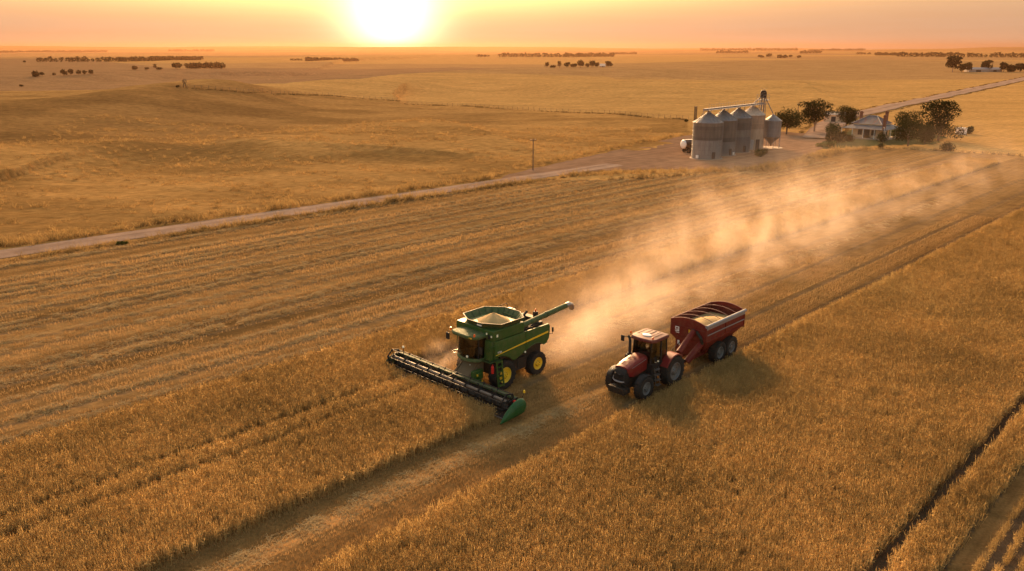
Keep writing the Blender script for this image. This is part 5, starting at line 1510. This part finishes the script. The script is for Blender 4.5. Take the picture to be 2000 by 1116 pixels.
tree(1772, 258, 5.6, 7.0, 'dark tree rising behind the right end of the farmhouse', 'round', 2000, .3)
tree(1893, 262, 2.1, 2.4, 'dark round bush right behind the white tank', 'bush', 700, .25, 'bush', 'bush')
tree(1622, 266, 3.4, 4.6, 'round bright green bush left of the farmhouse verandah', 'bush', 1700, .24, 'bush', 'bush', None, 'leafbright')
tree(1636, 279, 2.6, 5.4, 'long clipped dark bush in front of the farmhouse left end', 'low', 1900, .24, 'bush', 'bush')
tree(1662, 277, 1.6, 3.4, 'low dark bush under the verandah left of the door', 'low', 700, .2, 'bush', 'bush')
tree(1702, 271, 1.0, 3.6, 'low dark shrubs under the verandah right of the door', 'low', 600, .18, 'bush', 'bush')
tree(1722, 279, 2.3, 3.2, 'rounded dark bush in front of the thin pale post', 'bush', 900, .2, 'bush', 'bush')
tree(1719, 290, 1.1, 1.9, 'small dark bush on the lawn edge below the verandah corner', 'bush', 500, .18, 'bush', 'bush')
tree(1622, 289, 1.5, 2.6, 'small green bush at the lawn corner beside the dirt yard', 'bush', 700, .2, 'bush', 'bush', None, 'leafbright')
tree(1606, 287, .9, 3.0, 'flat green shrub at the very edge of the dirt yard', 'low', 500, .2, 'bush', 'bush', None, 'leafbright')
tree(1481, 306, 1.5, 3.0, 'dark green shrub growing in front of the cream silo', 'bush', 900, .22, 'bush', 'bush', None, 'leafbright')
tree(1494, 301, 1.1, 1.8, 'small black green shrub between the cream silo and hopper silo', 'bush', 500, .2, 'bush', 'bush')
tree(1340, 238, .9, 1.4, 'tiny dark bush on the paddock edge near the lattice mast', 'bush', 250, .25, 'bush', 'bush')
tree(1850, 296, 2.0, 3.4, 'lone bush veiled by dust in front of the tall spreading tree', 'bush', 900, .25, 'bush', 'bush')
tree(237, 478, .4, 1.2, 'low weed bush on the near verge of the gravel road', 'low', 300, .16, 'bush', 'bush', None, 'leafbright')

def ft(u, v, h, w, label, style='round', n=260, name='tree', group=None):
    x, y, z = at(u, v); d = math.hypot(x, y); k = d / FPX
    return tree(u, v, h * k, w * k, label, style, n, max(.35, w * k * .17), name, 'tree', group, 'leaffar')
row = 'row of trees on the far left slope'
nm_ = ['first', 'second', 'third', 'fourth', 'fifth', 'sixth', 'seventh', 'eighth']
for i, (u, v, h, w) in enumerate([(70, 150.5, 10, 15), (83, 149, 7, 8), (106, 148, 5, 6), (125, 148.5, 11, 12), (139, 147.5, 11, 10), (154, 147, 9, 9), (166, 146.5, 8, 8), (178, 146, 9, 9)]):
    ft(u, v, h, w, f'{nm_[i]} tree from the left in the row on the far left slope', 'bush' if i == 0 else 'round', 260, 'tree', row)
for u, v, h, w, l in [(264, 138.5, 9, 11, 'rounded tree standing alone left of the far hedge'), (287, 137.5, 5, 8, 'very low tree between the rounded one and the mushroom shaped one'), (303, 136.5, 11, 7, 'small mushroom shaped tree on the far left rise'), (312, 137.5, 5, 11, 'flat low tree at the foot of the mushroom shaped tree'),
                   (346, 136, 12, 19, 'broad twin topped tree left of the dark hedge block'), (365, 135, 7, 6, 'little tree touching the left end of the dark hedge block'), (42, 170, 4, 7, 'pale little bush left of the far left tree row'), (48, 123, 4, 5, 'tiny tree left of the long far shelter belt'),
                   (347, 171, 4, 6, 'small bush beside the fence corner on the crest')]:
    ft(u, v, h, w, l, 'umbrella' if 'mushroom' in l else 'round')
grp = 'clump of trees round the far homestead'
for i, (u, v, h, w, l) in enumerate([(1068, 133, 12, 9, 'slender tree at the left end of the middle homestead clump'), (1080, 133, 5, 12, 'low tree second in the middle homestead clump'), (1093, 133, 14, 9, 'tall narrow tree third in the middle homestead clump'), (1107, 133, 11, 13, 'rounded tree fourth in the middle homestead clump'), (1120, 133, 9, 14, 'low wide tree in the centre of the middle homestead clump'),
     (1134, 133, 15, 14, 'tallest broad tree of the middle homestead clump'), (1147, 132.5, 9, 10, 'small tree right of the tallest one in the middle homestead clump'), (1156, 132.5, 14, 13, 'tall rounded tree left of the little white far shed'), (1166, 132.5, 10, 10, 'tree close to the little white far shed'), (1189, 131.5, 12, 14, 'last tree right of the little white far shed')]):
    ft(u, v, h, w, l, 'round', 260, 'tree', grp)
grp = 'trees of the far right farm'
for u, v, h, w, st, l in [(1860, 141.5, 27, 26, 'umbrella', 'tall umbrella tree at the left of the far right farm'), (1878, 141.5, 15, 14, 'round', 'rounded tree beside the far umbrella tree'), (1889, 141.5, 17, 14, 'round', 'tree leaning right before the far long shed'), (1926, 140.5, 19, 19, 'umbrella', 'flat topped tree behind the far long shed'),
                       (1960, 141, 16, 15, 'round', 'dark rounded tree right of the far sheds'), (1975, 141, 11, 18, 'low', 'low tree second right of the far sheds'), (1992, 141, 14, 20, 'round', 'broad tree at the right edge beyond the far sheds'), (2012, 141, 14, 20, 'round', 'outermost broad tree past the far right farm')]:
    ft(u, v, h, w, l, st, 340, 'tree', grp)
for u, v, h, w, l in [(1486, 113.5, 5, 12, 'low tree at the left of the far right clump'), (1502, 113, 8, 11, 'taller tree second in the far right clump'), (1526, 113.5, 5, 22, 'long low tree third in the far right clump'), (1544, 113, 5, 8, 'little round tree fourth in the far right clump'), (1560, 114, 5, 9, 'last little tree of the far right clump')]:
    ft(u, v, h, w, l, 'low' if w > 15 else 'round', 200)
# far farm sheds
fw = mat('far_shed_wall', (.30, .26, .23), .8); fr2 = mat('far_shed_roof', (.20, .19, .19), .6, .1)
def fshed(u, v, w, h, label):
    x, y, z = at(u, v); k = math.hypot(x, y) / FPX
    shed(u, v, w * k, 9, h * k, -.1, label, fw, fr2)
fshed(1911, 141, 32, 4.5, 'long low farm shed with a pale roof at the far right farm')
fshed(1943, 140.6, 22, 4, 'shorter pale roofed shed right of the long far shed')
fshed(1177, 131.5, 10, 2.5, 'little white roofed shed among the middle homestead trees')

def belt(pts, h, label, dens=1.2, depth=.25, name='wood'):
    """far shelter belt that reads as one dark mass"""
    rng = np.random.default_rng(abs(int(pts[0][0] + 3)))
    Ps = [at(u, v) for u, v in pts]; Vs = []; Fs = []; o = 0
    for i in range(len(Ps) - 1):
        a = np.array(Ps[i]); c = np.array(Ps[i + 1]); L = np.linalg.norm(c - a); k = np.linalg.norm(a[:2]) / FPX; hh = h * k
        n = max(2, int(L / (hh * .8) * dens))
        for j in range(n):
            f = (j + rng.uniform(-.3, .3)) / n; p = a + (c - a) * f; q = hh * rng.uniform(.6, 1.05); w = q * rng.uniform(.45, .7)
            dirv = p[:2] / np.linalg.norm(p[:2])
            off = rng.uniform(0, depth) * hh * 2
            V, F = leaf_cloud(rng, [(p[0] + dirv[0] * off, p[1] + dirv[1] * off, p[2] + q * .5, w, w, q * .52), (p[0] + dirv[0] * off + rng.normal() * w * .5, p[1] + dirv[1] * off, p[2] + q * .7, w * .6, w * .6, q * .3)], 70, q * .34)
            Vs.append(V); Fs.append(F + o); o += len(V)
    ob = npmesh(name, np.concatenate(Vs), np.concatenate(Fs), M['leaffar'])
    tag(ob, label, 'trees', kind='stuff')
belt([(370, 134.5), (439, 134)], 11, 'dense dark hedge block of trees on the far left rise', 2.0, .3)
belt([(74, 121.5), (128, 121)], 8.5, 'short dark shelter belt far at the left')
belt([(131, 121.5), (230, 121), (300, 119.5), (394, 117.5)], 8.5, 'long shelter belt thinning to the right, far at the left')
belt([(568, 118.5), (592, 118.5)], 4, 'faint short tree belt under the sun glow')
belt([(598, 120), (700, 120)], 7.5, 'faint long tree belt under the sun glow')
belt([(933, 111.5), (957, 111)], 5, 'short belt of trees left of the long middle belt')
belt([(976, 112), (1100, 112), (1200, 111)], 8, 'long dark shelter belt behind the middle homestead')
belt([(1192, 106.5), (1244, 106)], 4, 'thin far belt right of the long middle belt')
belt([(1400, 104.5), (1462, 104)], 5, 'far wood left of the right hand clump')
belt([(1564, 105), (1606, 104.5)], 6, 'far dark wood above the right hand clump')
belt([(1674, 106.5), (1704, 106.5)], 4, 'short scattered belt on the far right plain')
belt([(1710, 108.5), (1750, 109)], 5, 'low belt leading into the long right hand belt')
belt([(1753, 111), (1860, 112), (2040, 113)], 8, 'long dark shelter belt across the far right plain')
belt([(-40, 104), (210, 102)], 4, 'thin line of woods on the left horizon')
belt([(330, 101), (420, 101)], 4, 'short dark line of woods on the left horizon')
belt([(1370, 99.5), (1560, 99)], 5, 'hazy woods on the right horizon')
belt([(1580, 100), (1690, 99)], 4, 'second line of hazy woods on the right horizon')

# wire fence along the paddock
fn = thing('wire_fence', 'post and wire fence running across the far edge of the rough paddock', 'fence', (0, 0, 0))
FP = np.array(FENCE); dd_ = np.r_[0, np.cumsum(np.hypot(*np.diff(FP, axis=0).T))]
nf = 96; q = np.linspace(0, dd_[-1], nf); fx = np.interp(q, dd_, FP[:, 0]); fy = np.interp(q, dd_, FP[:, 1]); fz = terr(fx, fy)
pm = None
for i in range(nf):
    if pm is None:
        b = MB(); b.tube([(0, 0, -.2), (0, 0, 1.1)], .045, 6); p0 = b.build('post', M['wood'], fn); pm = p0.data; o = p0
    else:
        o = bpy.data.objects.new('post', pm); COL.objects.link(o); o.parent = fn
    o.location = (fx[i], fy[i], fz[i])
for hh in (.45, .8, 1.15):
    MB().tube([(fx[i], fy[i], fz[i] + hh * .9) for i in range(nf)], .018, 4).build('wire', M['wood'], fn)
for (u, v, h) in ((361, 172, 11),):
    x, y, z = at(u, v); k = math.hypot(x, y) / FPX
    wmill = thing('windmill', 'tiny windmill standing at the fence corner on the left crest', 'windmill', (x, y, z), .6)
    hh = h * k
    for a in ((-.5, -.5), (.5, -.5), (.5, .5), (-.5, .5)): MB().bar((a[0], a[1], 0), (a[0] * .15, a[1] * .15, hh), .08, .08).build('leg', M['dark'], wmill)
    b = MB()
    for k2 in range(12):
        a = k2 * math.pi / 6; b.add([(.2 * math.cos(a), -.25, hh + .2 * math.sin(a)), (.75 * math.cos(a - .16), -.3, hh + .75 * math.sin(a - .16)), (.75 * math.cos(a + .16), -.2, hh + .75 * math.sin(a + .16))], [(0, 1, 2)])
    b.build('blades', M['dark'], wmill)
    MB().box(-.03, .03, -.2, 1.0, hh - .15, hh + .25).build('tail_vane', M['dark'], wmill)
# ------------------------------------------------------------------ sky, sun, air, camera
def world():
    t = NT('World', True); SC.world = t.m
    sky = t.n('ShaderNodeTexSky', sky_type='NISHITA', sun_disc=False, sun_elevation=SUN_EL, sun_rotation=SUN_AZ, altitude=200, air_density=1.6, dust_density=5.0, ozone_density=1.0)
    dirv = t.n('ShaderNodeTexCoord').outputs['Generated']
    nrm = t.n('ShaderNodeVectorMath', operation='NORMALIZE', ins={0: dirv}).outputs[0]
    z = t.n('ShaderNodeSeparateXYZ', ins={0: nrm}).outputs[2]
    # warm dusty band low over the horizon, cooler opposite the sun
    band = t.math('POWER', t.maprange(z, -.02, .34, 1, 0), 2.0)
    hx = t.n('ShaderNodeVectorMath', operation='DOT_PRODUCT', ins={0: nrm, 1: (math.sin(SUN_AZ), math.cos(SUN_AZ), 0)}).outputs[1]
    streak = t.noise(t.scalevec(nrm, (2, 2, 46)), 2.2, 4, .6)
    bandc = t.mixc(t.maprange(streak, .25, .8, 0, 1), (.98, .56, .32, 1), (1.0, .62, .39, 1))
    bandc = t.mixc(t.maprange(hx, .55, -.2, 0, 1, True), bandc, (.40, .37, .42, 1))
    # glow round the low sun, drawn out along the horizon
    ge = R(2.1)
    g = (math.sin(SUN_AZ) * math.cos(ge), math.cos(SUN_AZ) * math.cos(ge), math.sin(ge))
    dot = t.n('ShaderNodeVectorMath', operation='DOT_PRODUCT', ins={0: nrm, 1: g}).outputs[1]
    th = t.math('ARCCOSINE', t.math('MINIMUM', dot, 1.0))
    core = t.math('POWER', 2.718, t.math('MULTIPLY', t.math('POWER', t.math('DIVIDE', th, R(2.3)), 1.7), -1))
    mid = t.math('POWER', 2.718, t.math('MULTIPLY', t.math('DIVIDE', th, R(3.6)), -1))
    wide = t.math('POWER', 2.718, t.math('MULTIPLY', t.math('DIVIDE', th, R(13)), -1))
    def em(col, f, s):
        return t.n('ShaderNodeBackground', ins={'Color': c3(col) if not isinstance(col, bpy.types.NodeSocket) else col, 'Strength': t.math('MULTIPLY', f, s)})
    skyc = t.mixc(1.0, sky.outputs[0], (1, .84, .68, 1), 'MULTIPLY')
    skyc = t.mixc(t.maprange(z, .0, .22, 0, 1, True), (0, 0, 0, 1), skyc)
    parts = [t.n('ShaderNodeBackground', ins={'Color': skyc, 'Strength': SKY_K}), em(bandc, band, BAND_K), em((1, .80, .52), core, 1.5), em((1, .70, .36), mid, .19), em((1, .56, .26), wide, .05)]
    a = parts[0]
    for b in parts[1:]: a = t.n('ShaderNodeAddShader', ins={0: a, 1: b})
    o = t.n('ShaderNodeOutputWorld'); t.put(o, 0, a)
SKY_K, BAND_K = .15, .40
world()
sd = bpy.data.lights.new('sun', 'SUN'); sd.energy = 5.0; sd.angle = R(8.0); sd.color = (1, .575, .26)
so = bpy.data.objects.new('sun', sd); COL.objects.link(so)
v = Vector((math.sin(SUN_AZ) * math.cos(SUN_EL), math.cos(SUN_AZ) * math.cos(SUN_EL), math.sin(SUN_EL)))
so.rotation_euler = (-v).to_track_quat('-Z', 'Y').to_euler(); so.location = v * 200

def haze():
    t = NT('thin_haze')
    p = t.n('ShaderNodeVolumePrincipled', ins={'Color': (.26, .145, .085, 1), 'Density': HAZE_D, 'Anisotropy': .7})
    m = t.out(None, p)
    b = MB().box(-9000, 9000, -400, 10000, -30, 64)
    o = b.build('haze', m); tag(o, 'thin warm evening haze over the whole plain', 'haze', kind='stuff')
HAZE_D = 1.15e-4
haze()

def dust_volume(name, label, size, place, rz, build, step):
    t = NT(name + '_air')
    dens, colr, g = build(t)
    vs = t.n('ShaderNodeVolumeScatter', ins={'Color': c3(colr), 'Density': dens, 'Anisotropy': g})
    m = t.out(None, vs)
    m.cycles.volume_step_rate = step
    (x0, x1), (y0, y1), (z0, z1) = size
    b = MB().box(x0, x1, y0, y1, z0, z1)
    o = b.build(name, m); o.location = place; o.rotation_euler = (0, 0, rz)
    return tag(o, label, 'dust', kind='stuff')

def plume(t):
    co = t.n('ShaderNodeTexCoord').outputs['Object']           # x back along the cut, y to the left (across the rows, away from the camera)
    sx = t.n('ShaderNodeSeparateXYZ', ins={0: co}); x, y, z = sx.outputs
    cy = t.math('MULTIPLY_ADD', x, .034, .2)
    wd = t.math('MULTIPLY_ADD', x, .062, 2.3)
    yn = t.math('DIVIDE', t.math('SUBTRACT', y, cy), wd)
    ey = t.math('POWER', 2.718, t.math('MULTIPLY', t.math('MULTIPLY', yn, yn), -1))
    sh = t.n('ShaderNodeCombineXYZ', ins={0: t.math('MULTIPLY_ADD', z, -.9, x), 1: t.math('MULTIPLY_ADD', z, -.5, y), 2: z})
    n1 = t.noise(sh, .27, 6, .64, normalize=True)
    n2 = t.noise(sh, .085, 2, .5)
    hz = t.math('MULTIPLY_ADD', t.math('SQRT', t.math('MINIMUM', t.math('MAXIMUM', x, 0), 32)), 1.25, 1.5)
    hz = t.math('MULTIPLY', t.math('MULTIPLY', hz, t.maprange(x, 45, 110, 1, .6)), t.maprange(n2, .36, .64, .45, 1.25))
    zn = t.math('DIVIDE', z, hz)
    ez = t.math('POWER', 2.718, t.math('MULTIPLY', t.math('POWER', t.math('MAXIMUM', zn, 0), 2.4), -1))
    ex = t.math('MULTIPLY', t.maprange(x, -1.0, 2.5, 0, 1, True), t.math('POWER', 2.718, t.math('MULTIPLY', x, -1 / 50)))
    n = t.math('MULTIPLY_ADD', n1, .86, t.math('MULTIPLY', n2, .16))
    # clumpier away from the machine
    th = t.maprange(n, .485, .63, 0, 1, True)
    env = t.math('MULTIPLY', t.math('MULTIPLY', ex, ey), ez)
    core = t.math('POWER', 2.718, t.math('MULTIPLY', t.math('MAXIMUM', x, 0), -1 / 7.))
    d = t.math('MULTIPLY', env, t.math('MULTIPLY_ADD', th, 1.0, t.math('MULTIPLY_ADD', core, .55, .04)))
    edge = t.math('MULTIPLY', t.maprange(z, 13.5, 9, 0, 1), t.maprange(x, 165, 110, 0, 1))
    d = t.math('MULTIPLY', t.math('MULTIPLY', d, edge), PLUME_D)
    return d, (.64, .48, .375), .25
PLUME_D = .25
PX, PY = W(37.2, -34.2)
dust_volume('dust_plume', 'long plume of lit dust drifting back behind the green harvester', ((-1.5, 170), (-10, 22), (.0, 14)), (PX, PY, .02), math.pi / 2 - AZ, plume, .09)

def puff(t):
    co = t.n('ShaderNodeTexCoord').outputs['Object']
    ln = t.n('ShaderNodeVectorMath', operation='LENGTH', ins={0: t.scalevec(co, (1 / 1.5, 1 / 2.2, 1 / 1.5))}).outputs[1]
    e = t.maprange(ln, 1.0, .1, 0, 1, True)
    n = t.maprange(t.noise(co, .9, 4, .6), .4, .68, 0.05, 1, True)
    return t.math('MULTIPLY', t.math('MULTIPLY', e, n), .35), (.64, .48, .375), .25
px_, py_ = W(31.6, -36.4)
dust_volume('dust_puff', 'small puff of dust rising behind the header beside the cab', ((-1.5, 1.5), (-2.2, 2.2), (-1.2, 1.5)), (px_, py_, 1.5), math.pi / 2 - AZ, puff, .6)

cd = bpy.data.cameras.new('camera'); cd.sensor_width = 36; cd.lens = FPX / 2000 * 36; cd.clip_start = .5; cd.clip_end = 40000
co_ = bpy.data.objects.new('camera', cd); COL.objects.link(co_)
co_.location = (0, 0, CAM_H); co_.rotation_euler = (math.pi / 2 - PITCH, 0, 0)
SC.camera = co_
SC.view_settings.view_transform = 'Standard'; SC.view_settings.look = 'None'
SC.view_settings.exposure = EXPOSURE if 'EXPOSURE' in globals() else 0.0
SC.view_settings.gamma = 1.0
SC.render.engine = 'CYCLES'
SC.cycles.max_bounces = 6; SC.cycles.diffuse_bounces = 3; SC.cycles.glossy_bounces = 3; SC.cycles.transparent_max_bounces = 8; SC.cycles.volume_bounces = 1
SC.cycles.use_denoising = True
